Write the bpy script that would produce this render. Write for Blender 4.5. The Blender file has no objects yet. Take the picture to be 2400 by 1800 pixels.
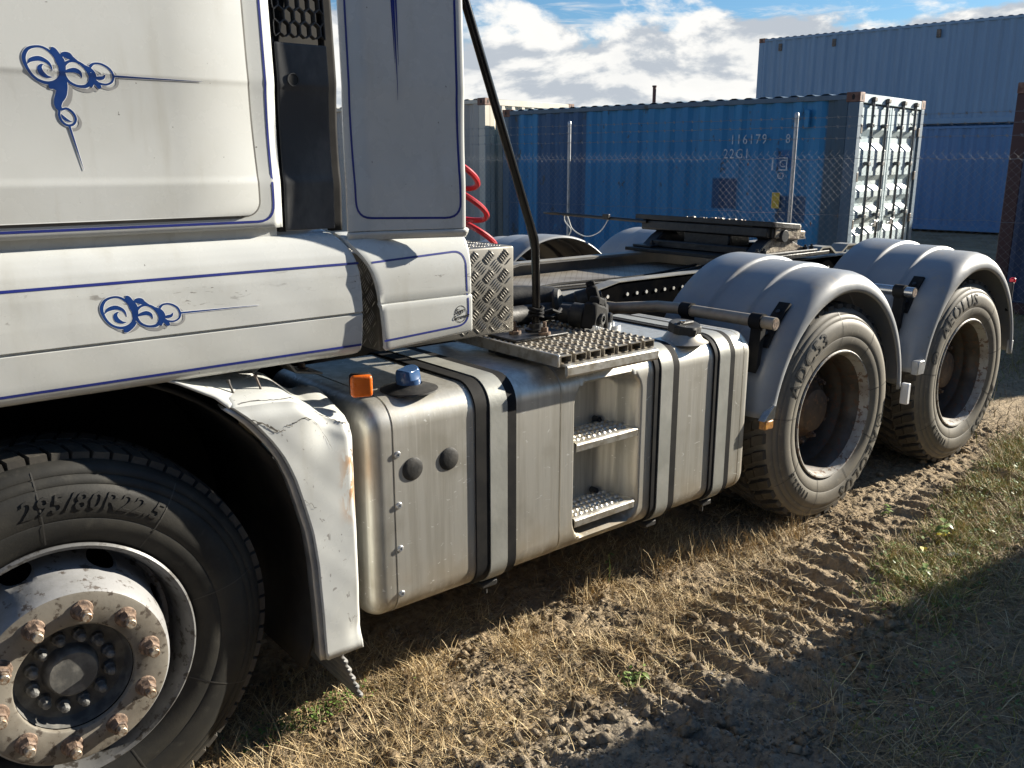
import bpy, bmesh, math, random
import numpy as np
from mathutils import Vector, Matrix

random.seed(4)
rng = np.random.default_rng(4)
S = bpy.context.scene
C = S.collection
R = math.radians
PI = math.pi

# ------------------------------------------------------------------ camera
cam_d = bpy.data.cameras.new('camera')
cam = bpy.data.objects.new('camera', cam_d)
C.objects.link(cam)
cam_d.sensor_fit = 'HORIZONTAL'
cam_d.sensor_width = 36.0
cam_d.lens = 31.145
cam_d.clip_start = 0.05
cam_d.clip_end = 2000.0
YAW, PITCH = R(50.531), R(14.116)
fwd = Vector((math.cos(YAW)*math.cos(PITCH), math.sin(YAW)*math.cos(PITCH), -math.sin(PITCH)))
rgt = Vector((math.sin(YAW), -math.cos(YAW), 0))
upv = rgt.cross(fwd)
rot = Matrix((rgt, upv, -fwd)).transposed()
cam.matrix_world = Matrix.Translation((-0.194, -2.104, 1.651)) @ rot.to_4x4()
S.camera = cam

# ------------------------------------------------------------------ light
SUN = Vector((1.0, -0.22, 0.395)).normalized()
sun_d = bpy.data.lights.new('sun', 'SUN')
sun_d.energy = 5.0
sun_d.angle = R(0.5)
sun_d.color = (1.0, 0.925, 0.79)
sun = bpy.data.objects.new('sun', sun_d)
C.objects.link(sun)
sun.rotation_euler = (-SUN).to_track_quat('-Z', 'Y').to_euler()
sun.location = (20, -4, 14)

S.view_settings.view_transform = 'Standard'
S.view_settings.look = 'None'
S.view_settings.gamma = 1.0
S.view_settings.use_curve_mapping = False
S.view_settings.exposure = 1.3

world = bpy.data.worlds.new('World')
S.world = world
world.use_nodes = True
wt = world.node_tree
wt.nodes.clear()


def wn(t, **k):
    n = wt.nodes.new(t)
    for a, b in k.items():
        setattr(n, a, b)
    return n


def wmath(op, a, b=None, c=None, clamp=False):
    n = wn('ShaderNodeMath', operation=op, use_clamp=clamp)
    for i, x in enumerate((a, b, c)):
        if x is None:
            continue
        if isinstance(x, (int, float)):
            n.inputs[i].default_value = x
        else:
            wt.links.new(x, n.inputs[i])
    return n.outputs[0]


def wmap(x, a, b, c=0.0, d=1.0, smooth=True):
    n = wn('ShaderNodeMapRange', interpolation_type='SMOOTHSTEP' if smooth else 'LINEAR')
    wt.links.new(x, n.inputs[0])
    for i, v in enumerate((a, b, c, d)):
        n.inputs[1+i].default_value = v
    return n.outputs[0]


def wnoise(vec, scale, detail=8, rough=0.55, dist=0.0):
    n = wn('ShaderNodeTexNoise')
    wt.links.new(vec, n.inputs['Vector'])
    n.inputs['Scale'].default_value = scale
    n.inputs['Detail'].default_value = detail
    n.inputs['Roughness'].default_value = rough
    n.inputs['Distortion'].default_value = dist
    return n.outputs['Fac']


def wvec(v, scale, loc=(0, 0, 0)):
    n = wn('ShaderNodeMapping')
    wt.links.new(v, n.inputs[0])
    n.inputs['Scale'].default_value = scale
    n.inputs['Location'].default_value = loc
    return n.outputs[0]


def wmix(f, a, b):
    n = wn('ShaderNodeMix', data_type='RGBA')
    wt.links.new(f, n.inputs[0])
    for i, x in ((6, a), (7, b)):
        if isinstance(x, tuple):
            n.inputs[i].default_value = (*x, 1)
        else:
            wt.links.new(x, n.inputs[i])
    return n.outputs[2]


sky = wn('ShaderNodeTexSky', sky_type='NISHITA')
sky.sun_disc = False
sky.sun_elevation = math.asin(SUN.z)
sky.sun_rotation = math.atan2(SUN.x, SUN.y)
sky.air_density = 1.0
sky.dust_density = 0.4
sky.ozone_density = 1.2
tc = wn('ShaderNodeTexCoord')
gen = tc.outputs['Generated']
sep = wn('ShaderNodeSeparateXYZ')
wt.links.new(gen, sep.inputs[0])
dz = sep.outputs[2]
# cumulus bank along the horizon, thin streaked cloud above it, scattered cloud overhead
v1 = wvec(gen, (1, 1, 2.1), (3.1, 0.4, 0.0))
v1s = wvec(gen, (1, 1, 2.1), (3.1 - 0.016, 0.4 + 0.004, -0.026))
n1 = wnoise(v1, 6.5, 10, 0.58, 0.25)
n1s = wnoise(v1s, 6.5, 10, 0.58, 0.25)
bank = wmath('MULTIPLY', wmap(dz, 0.0, 0.045), wmap(dz, 0.190, 0.105))
cov = wmath('MULTIPLY_ADD', bank, 0.34, -0.11)
dens1 = wmap(wmath('ADD', n1, cov), 0.515, 0.62)
v2 = wvec(gen, (1, 1, 9.0), (0.7, 1.9, 0.3))
n2 = wnoise(v2, 9.0, 8, 0.62, 0.6)
dens2 = wmath('MULTIPLY', wmap(n2, 0.50, 0.72), wmap(dz, 0.30, 0.12, 0.25, 0.8))
low = wmath('MULTIPLY', wmap(dz, 0.075, -0.02), 0.75)
shade = wmap(wmath('SUBTRACT', n1, n1s), -0.075, 0.045)
thick = wmap(wmath('ADD', n1, cov), 0.62, 0.95)
shade2 = wmath('MULTIPLY', shade, wmath('MULTIPLY_ADD', thick, -0.25, 1.0))
ccol = wmix(shade2, (4.3, 4.7, 5.2), (8.4, 8.3, 8.0))
skyt = wmix(wmap(dz, -0.02, 0.14, 0.55, 1.0), sky.outputs[0], sky.outputs[0])
skym = wn('ShaderNodeMix', data_type='RGBA', blend_type='MULTIPLY')
skym.inputs[0].default_value = 1.0
wt.links.new(sky.outputs[0], skym.inputs[6])
skym.inputs[7].default_value = (0.48, 0.74, 0.98, 1)
b1 = wmix(dens2, skym.outputs[2], (6.4, 6.7, 7.0))
b2 = wmix(low, b1, (4.6, 5.2, 5.9))
b3 = wmix(dens1, b2, ccol)
bg = wn('ShaderNodeBackground')
bg.inputs[1].default_value = 0.05
wt.links.new(b3, bg.inputs[0])
wo = wn('ShaderNodeOutputWorld')
wt.links.new(bg.outputs[0], wo.inputs[0])


# ================================================================== materials
class NT:
    def __init__(s, name):
        s.m = bpy.data.materials.new(name)
        s.m.use_nodes = True
        s.t = s.m.node_tree
        s.p = s.t.nodes['Principled BSDF']
        s.tc = s.t.nodes.new('ShaderNodeTexCoord')
        s.obj = s.tc.outputs['Object']

    def n(s, t, **k):
        x = s.t.nodes.new(t)
        for a, b in k.items():
            setattr(x, a, b)
        return x

    def put(s, sock, x):
        if isinstance(x, (int, float)):
            sock.default_value = x
        elif isinstance(x, tuple):
            sock.default_value = (*x, 1) if len(x) == 3 and sock.type == 'RGBA' else x
        else:
            s.t.links.new(x, sock)

    def vec(s, scale=(1, 1, 1), loc=(0, 0, 0), v=None, rot=(0, 0, 0)):
        m = s.n('ShaderNodeMapping')
        s.t.links.new(v if v is not None else s.obj, m.inputs[0])
        m.inputs['Scale'].default_value = scale
        m.inputs['Location'].default_value = loc
        m.inputs['Rotation'].default_value = rot
        return m.outputs[0]

    def noise(s, scale, v=None, detail=5, rough=0.55, dist=0.0):
        x = s.n('ShaderNodeTexNoise')
        s.t.links.new(v if v is not None else s.obj, x.inputs['Vector'])
        x.inputs['Scale'].default_value = scale
        x.inputs['Detail'].default_value = detail
        x.inputs['Roughness'].default_value = rough
        x.inputs['Distortion'].default_value = dist
        return x.outputs['Fac']

    def voro(s, scale, v=None, feature='F1'):
        x = s.n('ShaderNodeTexVoronoi', feature=feature)
        s.t.links.new(v if v is not None else s.obj, x.inputs['Vector'])
        x.inputs['Scale'].default_value = scale
        return x.outputs['Distance']

    def math(s, op, a, b=None, c=None, clamp=False):
        x = s.n('ShaderNodeMath', operation=op, use_clamp=clamp)
        for i, q in enumerate((a, b, c)):
            if q is not None:
                s.put(x.inputs[i], q)
        return x.outputs[0]

    def map(s, x, a, b, c=0.0, d=1.0):
        n = s.n('ShaderNodeMapRange', interpolation_type='SMOOTHSTEP')
        s.put(n.inputs[0], x)
        for i, q in enumerate((a, b, c, d)):
            n.inputs[1+i].default_value = q
        return n.outputs[0]

    def mix(s, f, a, b, blend='MIX'):
        x = s.n('ShaderNodeMix', data_type='RGBA', blend_type=blend)
        s.put(x.inputs[0], f)
        s.put(x.inputs[6], a)
        s.put(x.inputs[7], b)
        return x.outputs[2]

    def xyz(s, v=None):
        x = s.n('ShaderNodeSeparateXYZ')
        s.t.links.new(v if v is not None else s.obj, x.inputs[0])
        return x.outputs

    def bump(s, h, strength=0.3, dist=0.01):
        b = s.n('ShaderNodeBump')
        s.put(b.inputs['Height'], h)
        b.inputs['Strength'].default_value = strength
        b.inputs['Distance'].default_value = dist
        s.t.links.new(b.outputs[0], s.p.inputs['Normal'])

    def set(s, col=None, rough=None, metal=None, spec=None, coat=None):
        for k, x in (('Base Color', col), ('Roughness', rough), ('Metallic', metal), ('Specular IOR Level', spec), ('Coat Weight', coat)):
            if x is not None:
                s.put(s.p.inputs[k], x)
        return s.m

    def box(s, axes, rng_, soft=0.004):
        """1 inside a box of object-space ranges {axis: (a, b)}"""
        out = None
        for ax in axes:
            a, b = rng_[ax]
            f = s.math('MULTIPLY', s.map(axes[ax], a - soft, a + soft), s.map(axes[ax], b + soft, b - soft))
            out = f if out is None else s.math('MULTIPLY', out, f)
        return out


def simple(name, col, col2=None, rough=0.5, metal=0.0, nscale=8.0, lo=0.4, hi=0.65, bump=0.0, bscale=60.0, bdist=0.004, spec=None, rvar=0.12):
    t = NT(name)
    f = t.map(t.noise(nscale), lo, hi)
    c = t.mix(f, col, col2 if col2 else tuple(x*0.8 for x in col))
    r = t.math('MULTIPLY_ADD', t.noise(nscale*2.3), rvar*2, rough - rvar)
    if bump:
        t.bump(t.noise(bscale), bump, bdist)
    return t.set(c, r, metal, spec)


M = {}


def white_paint(name, rust=False):
    t = NT(name)
    big = t.map(t.noise(2.3, detail=6), 0.40, 0.72)
    c = t.mix(big, (0.60, 0.612, 0.595), (0.535, 0.54, 0.51))
    streak = t.map(t.noise(9, t.vec((1.4, 1, 0.22)), detail=7), 0.55, 0.8)
    c = t.mix(t.math('MULTIPLY', streak, 0.5), c, (0.42, 0.405, 0.35))
    speck = t.map(t.noise(75, detail=2), 0.765, 0.785)
    c = t.mix(t.math('MULTIPLY', speck, 0.8), c, (0.10, 0.09, 0.08))
    o = t.xyz()
    # scuffs: thin scratched lines in a band of the skirt
    scr = t.map(t.noise(30, t.vec((0.55, 1, 2.6), rot=(0, R(35), 0)), detail=6, dist=1.2), 0.625, 0.65)
    band = t.math('MULTIPLY', t.box({'z': o[2]}, {'z': (1.315, 1.375)}, 0.022), t.map(t.noise(7), 0.40, 0.55))
    c = t.mix(t.math('MULTIPLY', t.math('MULTIPLY', scr, band), 0.75), c, (0.16, 0.145, 0.13))
    gr = t.math('MULTIPLY', band, t.map(t.noise(18, detail=8), 0.45, 0.7))
    c = t.mix(t.math('MULTIPLY', gr, 0.25), c, (0.40, 0.37, 0.32))
    if rust:
        rz = t.box({'x': o[0], 'z': o[2]}, {'x': (0.905, 0.955), 'z': (0.69, 0.88)}, 0.03)
        rf = t.map(t.noise(26, t.vec((1.7, 1, 0.55), rot=(0, R(-20), 0)), detail=8, dist=0.8), 0.47, 0.56)
        rr = t.math('MULTIPLY', rz, rf)
        c = t.mix(rr, c, t.mix(t.noise(60), (0.36, 0.17, 0.06), (0.52, 0.34, 0.19)))
        sc2 = t.map(t.noise(22, t.vec((1.3, 1, 0.7), rot=(0, R(40), 0)), detail=9, dist=2.0), 0.66, 0.68)
        c = t.mix(t.math('MULTIPLY', sc2, 0.6), c, (0.15, 0.13, 0.12))
        crack = t.map(t.voro(7.5, t.vec((1.2, 0.5, 1), v=None), 'DISTANCE_TO_EDGE'), 0.008, 0.002)
        c = t.mix(t.math('MULTIPLY', t.math('MULTIPLY', crack, t.map(t.noise(5), 0.55, 0.62)), t.map(o[2], 0.86, 1.0)), c, (0.06, 0.055, 0.05))
    t.bump(t.noise(160, detail=2), 0.03, 0.002)
    r = t.math('MULTIPLY_ADD', t.noise(12), 0.22, 0.16)
    return t.set(c, r, 0.0, 0.5)


M['white'] = white_paint('white_truck_paint')
M['fender'] = white_paint('cracked_white_fender_paint', True)
M['blue'] = simple('blue_pinstripe_paint', (0.008, 0.045, 0.20), (0.007, 0.038, 0.17), 0.35, nscale=20)
M['stripe'] = simple('navy_pinstripe_paint', (0.018, 0.030, 0.22), (0.018, 0.03, 0.18), 0.4, nscale=20)
M['ornament_grey'] = simple('grey_decal_vinyl', (0.33, 0.33, 0.33), (0.28, 0.28, 0.28), 0.45, nscale=20)
M['seam'] = simple('grey_door_seam', (0.12, 0.115, 0.11), (0.2, 0.195, 0.18), 0.6, nscale=9)
M['white_vinyl'] = simple('white_decal_vinyl', (0.85, 0.86, 0.86), (0.8, 0.8, 0.8), 0.35, nscale=20)
M['black_vinyl'] = simple('black_decal_vinyl', (0.015, 0.015, 0.015), None, 0.4, nscale=20)


def plastic(name, a, b, rough, sc=3.0):
    t = NT(name)
    f = t.map(t.noise(sc, t.vec((1.5, 1, 0.8)), detail=8, rough=0.65), 0.38, 0.68)
    c = t.mix(f, a, b)
    t.bump(t.noise(420, detail=2), 0.15, 0.001)
    return t.set(c, t.math('MULTIPLY_ADD', f, 0.2, rough), 0, 0.4)


M['dark_plastic'] = plastic('weathered_dark_plastic', (0.042, 0.044, 0.047), (0.125, 0.125, 0.12), 0.42)
M['black'] = simple('black_rubber_trim', (0.010, 0.010, 0.011), (0.020, 0.019, 0.018), 0.75, nscale=12, spec=0.2)
M['black_gloss'] = simple('glossy_black_steel', (0.010, 0.010, 0.010), (0.018, 0.017, 0.016), 0.13, nscale=14, spec=0.3, rvar=0.04)
M['chassis'] = simple('dusty_chassis_paint', (0.020, 0.022, 0.026), (0.07, 0.062, 0.05), 0.45, nscale=7, lo=0.52, hi=0.85, bump=0.2, bscale=90)
M['rail_dark'] = simple('shaded_chassis_rail_paint', (0.004, 0.0045, 0.006), (0.010, 0.0095, 0.009), 0.9, nscale=7, spec=0.0)  # near rail almost black: its shade is put into the colour
M['rail_far'] = simple('sunlit_chassis_rail_paint', (0.12, 0.12, 0.118), (0.19, 0.175, 0.15), 0.5, nscale=7)  # far rail paler: its sunlit tone is put into the colour
M['rivet'] = simple('bright_rivet_steel', (0.75, 0.74, 0.70), (0.6, 0.58, 0.52), 0.4, nscale=30)
M['greasy'] = simple('greasy_black_steel', (0.012, 0.0115, 0.011), (0.06, 0.052, 0.042), 0.45, nscale=11, lo=0.5, hi=0.85, bump=0.5, bscale=45, bdist=0.006)
M['rail_light'] = simple('grey_dusty_steel', (0.24, 0.235, 0.22), (0.34, 0.32, 0.27), 0.5, metal=0.2, nscale=9, bump=0.15)
M['under'] = simple('dark_underbody', (0.008, 0.008, 0.008), (0.02, 0.018, 0.016), 0.7, nscale=9)
M['rubber_plug'] = simple('dull_rubber_plug', (0.014, 0.014, 0.014), (0.036, 0.034, 0.031), 0.6, nscale=30, bump=0.2, bscale=120)
M['orange'] = simple('orange_reflector_plastic', (0.78, 0.16, 0.012), (0.70, 0.13, 0.010), 0.3, nscale=30, bump=0.35, bscale=260, bdist=0.003)
M['amber_dirty'] = simple('rusty_amber_lens', (0.55, 0.26, 0.05), (0.30, 0.13, 0.05), 0.45, nscale=70, bump=0.3)
M['red_lens'] = simple('red_lens_plastic', (0.7, 0.02, 0.04), (0.6, 0.02, 0.04), 0.25, nscale=30)
M['blue_cap'] = simple('blue_plastic_cap', (0.045, 0.105, 0.24), (0.06, 0.13, 0.28), 0.22, nscale=18, spec=0.6, rvar=0.06)
M['red_hose'] = simple('red_coiled_hose', (0.50, 0.022, 0.03), (0.42, 0.03, 0.035), 0.35, nscale=30)
M['rust'] = simple('rusty_steel', (0.095, 0.066, 0.05), (0.25, 0.17, 0.12), 0.65, metal=0.1, nscale=70, lo=0.35, hi=0.65, bump=0.6, bscale=150)
M['stud'] = simple('worn_stud_steel', (0.42, 0.37, 0.30), (0.24, 0.15, 0.09), 0.45, metal=0.5, nscale=120, bump=0.4, bscale=180)
M['galv'] = simple('galvanised_steel', (0.50, 0.51, 0.52), (0.38, 0.39, 0.40), 0.42, metal=0.6, nscale=16)
M['pipe'] = simple('weathered_pipe_steel', (0.36, 0.31, 0.245), (0.28, 0.23, 0.17), 0.48, metal=0.35, nscale=14, bump=0.15, bscale=80)
M['chrome'] = simple('dull_chrome', (0.6, 0.6, 0.6), (0.5, 0.49, 0.47), 0.22, metal=0.9, nscale=20)
M['wrap'] = simple('pale_blue_wrap', (0.34, 0.52, 0.60), (0.22, 0.40, 0.50), 0.25, nscale=20, spec=0.7)
M['cord'] = simple('pale_cord', (0.62, 0.62, 0.58), None, 0.6, nscale=30)
M['grease_light'] = simple('pale_dirty_steel', (0.34, 0.29, 0.22), (0.12, 0.09, 0.07), 0.45, metal=0.4, nscale=32, lo=0.42, hi=0.66, bump=0.6, bscale=60, bdist=0.008)
M['step_alu'] = simple('worn_step_aluminium', (0.62, 0.60, 0.55), (0.42, 0.38, 0.31), 0.38, metal=0.7, nscale=26, bump=0.2, bscale=120)


M['plank'] = simple('grimy_catwalk_steel', (0.42, 0.38, 0.31), (0.20, 0.165, 0.12), 0.42, metal=0.5, nscale=22, bump=0.25, bscale=110)


def brushed(name, dark=1.0, warm=1.0, rough=0.40):
    t = NT(name)
    fine = t.noise(1.0, t.vec((260, 260, 5)), detail=3)
    med = t.noise(1.0, t.vec((34, 34, 1.8)), detail=6, rough=0.65)
    big = t.noise(4.5, detail=7)
    c = t.mix(t.map(med, 0.35, 0.68), (0.66*dark, 0.64*dark*warm, 0.58*dark*warm**2), (0.49*dark, 0.47*dark*warm, 0.415*dark*warm**2))
    c = t.mix(t.map(big, 0.50, 0.76, 0.0, 0.7), c, (0.36*dark, 0.335*dark, 0.275*dark))
    o = t.xyz()
    low = t.math('MULTIPLY', t.map(o[2], 0.52, 0.34), t.map(t.noise(9, detail=8), 0.3, 0.6))
    c = t.mix(t.math('MULTIPLY', low, 0.65), c, (0.30, 0.235, 0.15))
    drip = t.map(t.noise(1.0, t.vec((60, 60, 0.9), (0.3, 0, 0)), detail=5), 0.60, 0.70)
    c = t.mix(t.math('MULTIPLY', drip, 0.45), c, (0.78, 0.76, 0.70))
    scr = t.map(t.noise(14, t.vec((1, 1, 2.2), rot=(0, R(40), 0)), detail=8, dist=2.5), 0.668, 0.68)
    c = t.mix(t.math('MULTIPLY', scr, 0.7), c, (0.95, 0.95, 0.92))
    r = t.math('ADD', t.math('MULTIPLY_ADD', med, 0.22, rough - 0.11), t.math('MULTIPLY', low, 0.22))
    t.bump(t.math('ADD', t.math('MULTIPLY', fine, 0.5), t.math('MULTIPLY', t.noise(9), 2.0)), 0.05, 0.004)
    return t.set(c, r, 0.62)


M['alu'] = brushed('brushed_aluminium')
M['flap'] = simple('sunlit_flap_rubber', (0.11, 0.11, 0.108), (0.16, 0.155, 0.145), 0.6, nscale=14)  # rubber lightened to carry the sunlight on the flap
M['crack'] = simple('bare_dark_fibre', (0.05, 0.045, 0.04), (0.22, 0.2, 0.17), 0.8, nscale=60)
M['strap'] = simple('dull_oxidised_strap', (0.35, 0.352, 0.32), (0.43, 0.43, 0.395), 0.48, metal=0.3, nscale=7, lo=0.35, hi=0.7, bump=0.15, bscale=60)
M['alu_dirty'] = brushed('dirty_aluminium', 0.72, 0.95, 0.45)


def mud_guard():
    t = NT('grey_mudguard_plastic')
    f = t.map(t.noise(3.5, detail=8, rough=0.65), 0.38, 0.7)
    c = t.mix(f, (0.255, 0.27, 0.29), (0.32, 0.325, 0.325))
    d = t.map(t.noise(9, detail=9, rough=0.65), 0.55, 0.72)
    c = t.mix(t.math('MULTIPLY', d, 0.5), c, (0.38, 0.31, 0.22))
    sp = t.map(t.noise(55, detail=4), 0.66, 0.72)
    c = t.mix(t.math('MULTIPLY', sp, t.map(t.xyz()[2], 0.95, 0.7, 0.1, 0.6)), c, (0.16, 0.125, 0.085))
    t.bump(t.noise(500, detail=2), 0.12, 0.001)
    return t.set(c, t.math('MULTIPLY_ADD', f, 0.16, 0.36), 0, 0.55)


M['mudguard'] = mud_guard()


def rubber(name, a, b, rough=0.6):
    t = NT(name)
    o = t.xyz()
    f = t.map(t.noise(4, detail=8, rough=0.65), 0.35, 0.7)
    c = t.mix(f, a, b)
    g = t.map(t.noise(40, detail=6), 0.55, 0.75)
    c = t.mix(t.math('MULTIPLY', g, 0.4), c, tuple(x*1.5 for x in b))
    t.bump(t.noise(220, detail=3), 0.15, 0.002)
    return t.set(c, rough, 0, 0.35)


M['tyre'] = rubber('dusty_tyre_rubber', (0.135, 0.125, 0.105), (0.20, 0.18, 0.145))
M['tyre_front'] = rubber('dusty_shaded_tyre_rubber', (0.017, 0.017, 0.016), (0.045, 0.042, 0.035))  # darkened below its lit tone: wheel arch shade put into the colour
M['tread'] = rubber('worn_tread_rubber', (0.045, 0.042, 0.038), (0.10, 0.088, 0.07), 0.7)
M['letters'] = rubber('dark_raised_rubber', (0.045, 0.044, 0.042), (0.075, 0.07, 0.06), 0.5)


M['letters_front'] = rubber('black_raised_rubber', (0.018, 0.018, 0.017), (0.035, 0.032, 0.028), 0.55)


def rim_mat(name, a, b, rustc, amt):
    t = NT(name)
    f = t.map(t.noise(8, detail=8, rough=0.65), 0.38, 0.68)
    c = t.mix(f, a, b)
    g = t.map(t.noise(38, detail=6, rough=0.65), 0.60 - amt*0.1, 0.68 - amt*0.1)
    c = t.mix(g, c, rustc)
    t.bump(t.noise(90), 0.2, 0.002)
    return t.set(c, t.math('MULTIPLY_ADD', f, 0.2, 0.4), 0.05, 0.4)


M['rim_white'] = rim_mat('chipped_white_rim_paint', (0.31, 0.31, 0.315), (0.21, 0.21, 0.205), (0.10, 0.085, 0.075), 0.35)
M['rim_flange'] = rim_mat('shaded_rim_flange_paint', (0.16, 0.16, 0.16), (0.09, 0.09, 0.088), (0.05, 0.045, 0.04), 0.55)  # darker copy of the light rim paint, with the fender's shade in it
M['rim_grey'] = rim_mat('grimy_grey_rim_face', (0.24, 0.22, 0.185), (0.155, 0.135, 0.108), (0.08, 0.065, 0.052), 0.6)
M['rim_rear'] = rim_mat('rust_streaked_grey_rim', (0.080, 0.070, 0.060), (0.045, 0.038, 0.032), (0.10, 0.055, 0.036), 0.7)
M['rim_lip'] = rim_mat('pale_rim_lip', (0.42, 0.41, 0.38), (0.27, 0.245, 0.21), (0.16, 0.10, 0.07), 0.6)
M['hub_rear'] = rim_mat('rusty_brown_hub', (0.13, 0.085, 0.055), (0.08, 0.06, 0.045), (0.20, 0.11, 0.06), 0.5)
M['hub_bolt'] = simple('grey_hub_bolt', (0.17, 0.17, 0.165), (0.10, 0.098, 0.09), 0.6, nscale=60, metal=0.1)
M['hub'] = simple('dark_hub_paint', (0.085, 0.085, 0.082), (0.17, 0.165, 0.15), 0.5, nscale=26, bump=0.2)


def tread_plate(name, a, b):
    t = NT(name)
    f = t.map(t.noise(9, detail=8), 0.4, 0.7)
    c = t.mix(f, a, b)
    return t.set(c, t.math('MULTIPLY_ADD', f, 0.2, 0.38), 0.5)


M['treadplate'] = tread_plate('aluminium_tread_plate', (0.20, 0.19, 0.17), (0.13, 0.122, 0.105))
M['treadbar'] = tread_plate('worn_tread_bars', (0.50, 0.48, 0.44), (0.28, 0.26, 0.22))


def deck_mat():
    t = NT('diamond_deck_plate')
    v = t.vec((1, 1, 1), rot=(0, 0, R(45)))
    ch = t.n('ShaderNodeTexBrick')
    t.t.links.new(v, ch.inputs['Vector'])
    ch.inputs['Scale'].default_value = 34
    ch.inputs['Mortar Size'].default_value = 0.07
    ch.inputs['Mortar Smooth'].default_value = 0.4
    ch.inputs['Brick Width'].default_value = 1.0
    ch.inputs['Row Height'].default_value = 1.0
    ch.offset = 0.0
    f = ch.outputs['Fac']
    c = t.mix(t.map(t.noise(6, detail=8), 0.4, 0.7), (0.36, 0.33, 0.28), (0.24, 0.20, 0.155))
    c = t.mix(t.math('MULTIPLY', f, 0.6), c, (0.13, 0.105, 0.075))
    t.bump(f, -0.8, 0.006)
    return t.set(c, 0.5, 0.5)


M['deck'] = deck_mat()


def container_paint(name, a, b, rust_amt=0.2, patches=(), streak=0.4, rough=0.5):
    t = NT(name)
    o = t.xyz()
    f = t.map(t.noise(1.1, t.vec((2.0, 2.0, 0.35)), detail=7, rough=0.6), 0.36, 0.68)
    c = t.mix(f, a, b)
    s = t.map(t.noise(5.5, t.vec((1.3, 1.3, 0.09)), detail=6), 0.5, 0.75)
    c = t.mix(t.math('MULTIPLY', s, streak), c, tuple(x*0.55 for x in a))
    for rg, pc in patches:
        ax = {k: o['xyz'.index(k)] for k in rg}
        soft = 0.02
        m = t.math('MULTIPLY', t.box(ax, rg, soft), t.map(t.noise(6, detail=4), 0.2, 0.35))
        c = t.mix(t.math('MULTIPLY', m, 0.85), c, pc)
    if rust_amt:
        r = t.map(t.noise(3.2, t.vec((1.4, 1.4, 0.8)), detail=10, rough=0.72), 0.655 - rust_amt*0.06, 0.70 - rust_amt*0.06)
        c = t.mix(t.math('MULTIPLY', r, 0.8), c, (0.055, 0.05, 0.035))
        r2 = t.map(t.noise(9, t.vec((1, 1, 0.5), (4, 2, 1)), detail=9, rough=0.7), 0.69 - rust_amt*0.04, 0.73 - rust_amt*0.04)
        c = t.mix(t.math('MULTIPLY', r2, 0.8), c, (0.22, 0.11, 0.05))
    return t.set(c, rough, 0, 0.4)


M['cblue'] = container_paint('faded_blue_container_paint', (0.024, 0.195, 0.40), (0.040, 0.235, 0.45), 0.95, [
    ({'y': (4.30, 5.28)}, (0.04, 0.085, 0.17)),
    ({'y': (5.72, 6.0)}, (0.035, 0.075, 0.13)),
    ({'y': (1.62, 2.02), 'z': (1.10, 1.52)}, (0.012, 0.04, 0.11)),
    ({'y': (0.62, 1.02), 'z': (0.95, 1.30)}, (0.035, 0.07, 0.14)),
    ({'y': (0.0, 0.42)}, (0.055, 0.075, 0.085)),
    ({'y': (0.80, 1.06), 'z': (1.66, 1.9)}, (0.016, 0.11, 0.28)),
], 0.55)
M['cblue_rail'] = container_paint('weathered_blue_rail_paint', (0.085, 0.14, 0.20), (0.12, 0.17, 0.21), 0.9)
M['cdoor'] = container_paint('bleached_pale_blue_door_paint', (0.40, 0.52, 0.58), (0.50, 0.57, 0.58), 0.35, [], 0.25)
M['ccream'] = container_paint('cream_container_paint', (0.66, 0.62, 0.52), (0.58, 0.53, 0.43), 0.35, [], 0.25)
M['cgrey'] = container_paint('grey_container_paint', (0.44, 0.42, 0.385), (0.38, 0.36, 0.32), 0.4, [], 0.25)  # also on the cream container's side walls, as their painted shade
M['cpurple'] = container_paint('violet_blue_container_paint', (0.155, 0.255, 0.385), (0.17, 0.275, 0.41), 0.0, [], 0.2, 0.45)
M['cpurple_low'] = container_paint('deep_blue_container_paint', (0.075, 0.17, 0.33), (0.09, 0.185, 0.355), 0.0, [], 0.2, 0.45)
M['cdark'] = container_paint('dark_blue_container_paint', (0.035, 0.055, 0.10), (0.045, 0.07, 0.13), 0.4)
M['crust'] = container_paint('rust_red_container_paint', (0.085, 0.036, 0.034), (0.07, 0.03, 0.028), 0.9)
M['casting'] = simple('rusty_corner_casting', (0.15, 0.072, 0.05), (0.26, 0.15, 0.11), 0.7, nscale=12, bump=0.4)
M['dark_steel'] = simple('dark_lock_steel', (0.07, 0.065, 0.06), (0.15, 0.12, 0.1), 0.5, metal=0.3, nscale=20)  # dark steel of the locks, hinges, vent boxes and pins
M['lock_rod'] = simple('grey_lock_rod_steel', (0.14, 0.145, 0.15), (0.10, 0.095, 0.085), 0.5, metal=0.3, nscale=20)
M['marking'] = simple('white_stencil_paint', (0.55, 0.62, 0.66), (0.30, 0.38, 0.45), 0.6, nscale=28, lo=0.45, hi=0.6)
M['yellow_sign'] = simple('yellow_plate_paint', (0.62, 0.42, 0.04), (0.5, 0.34, 0.05), 0.5, nscale=30)
M['wire'] = simple('galvanised_wire', (0.30, 0.31, 0.32), (0.22, 0.22, 0.22), 0.4, metal=0.5, nscale=6)


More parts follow.
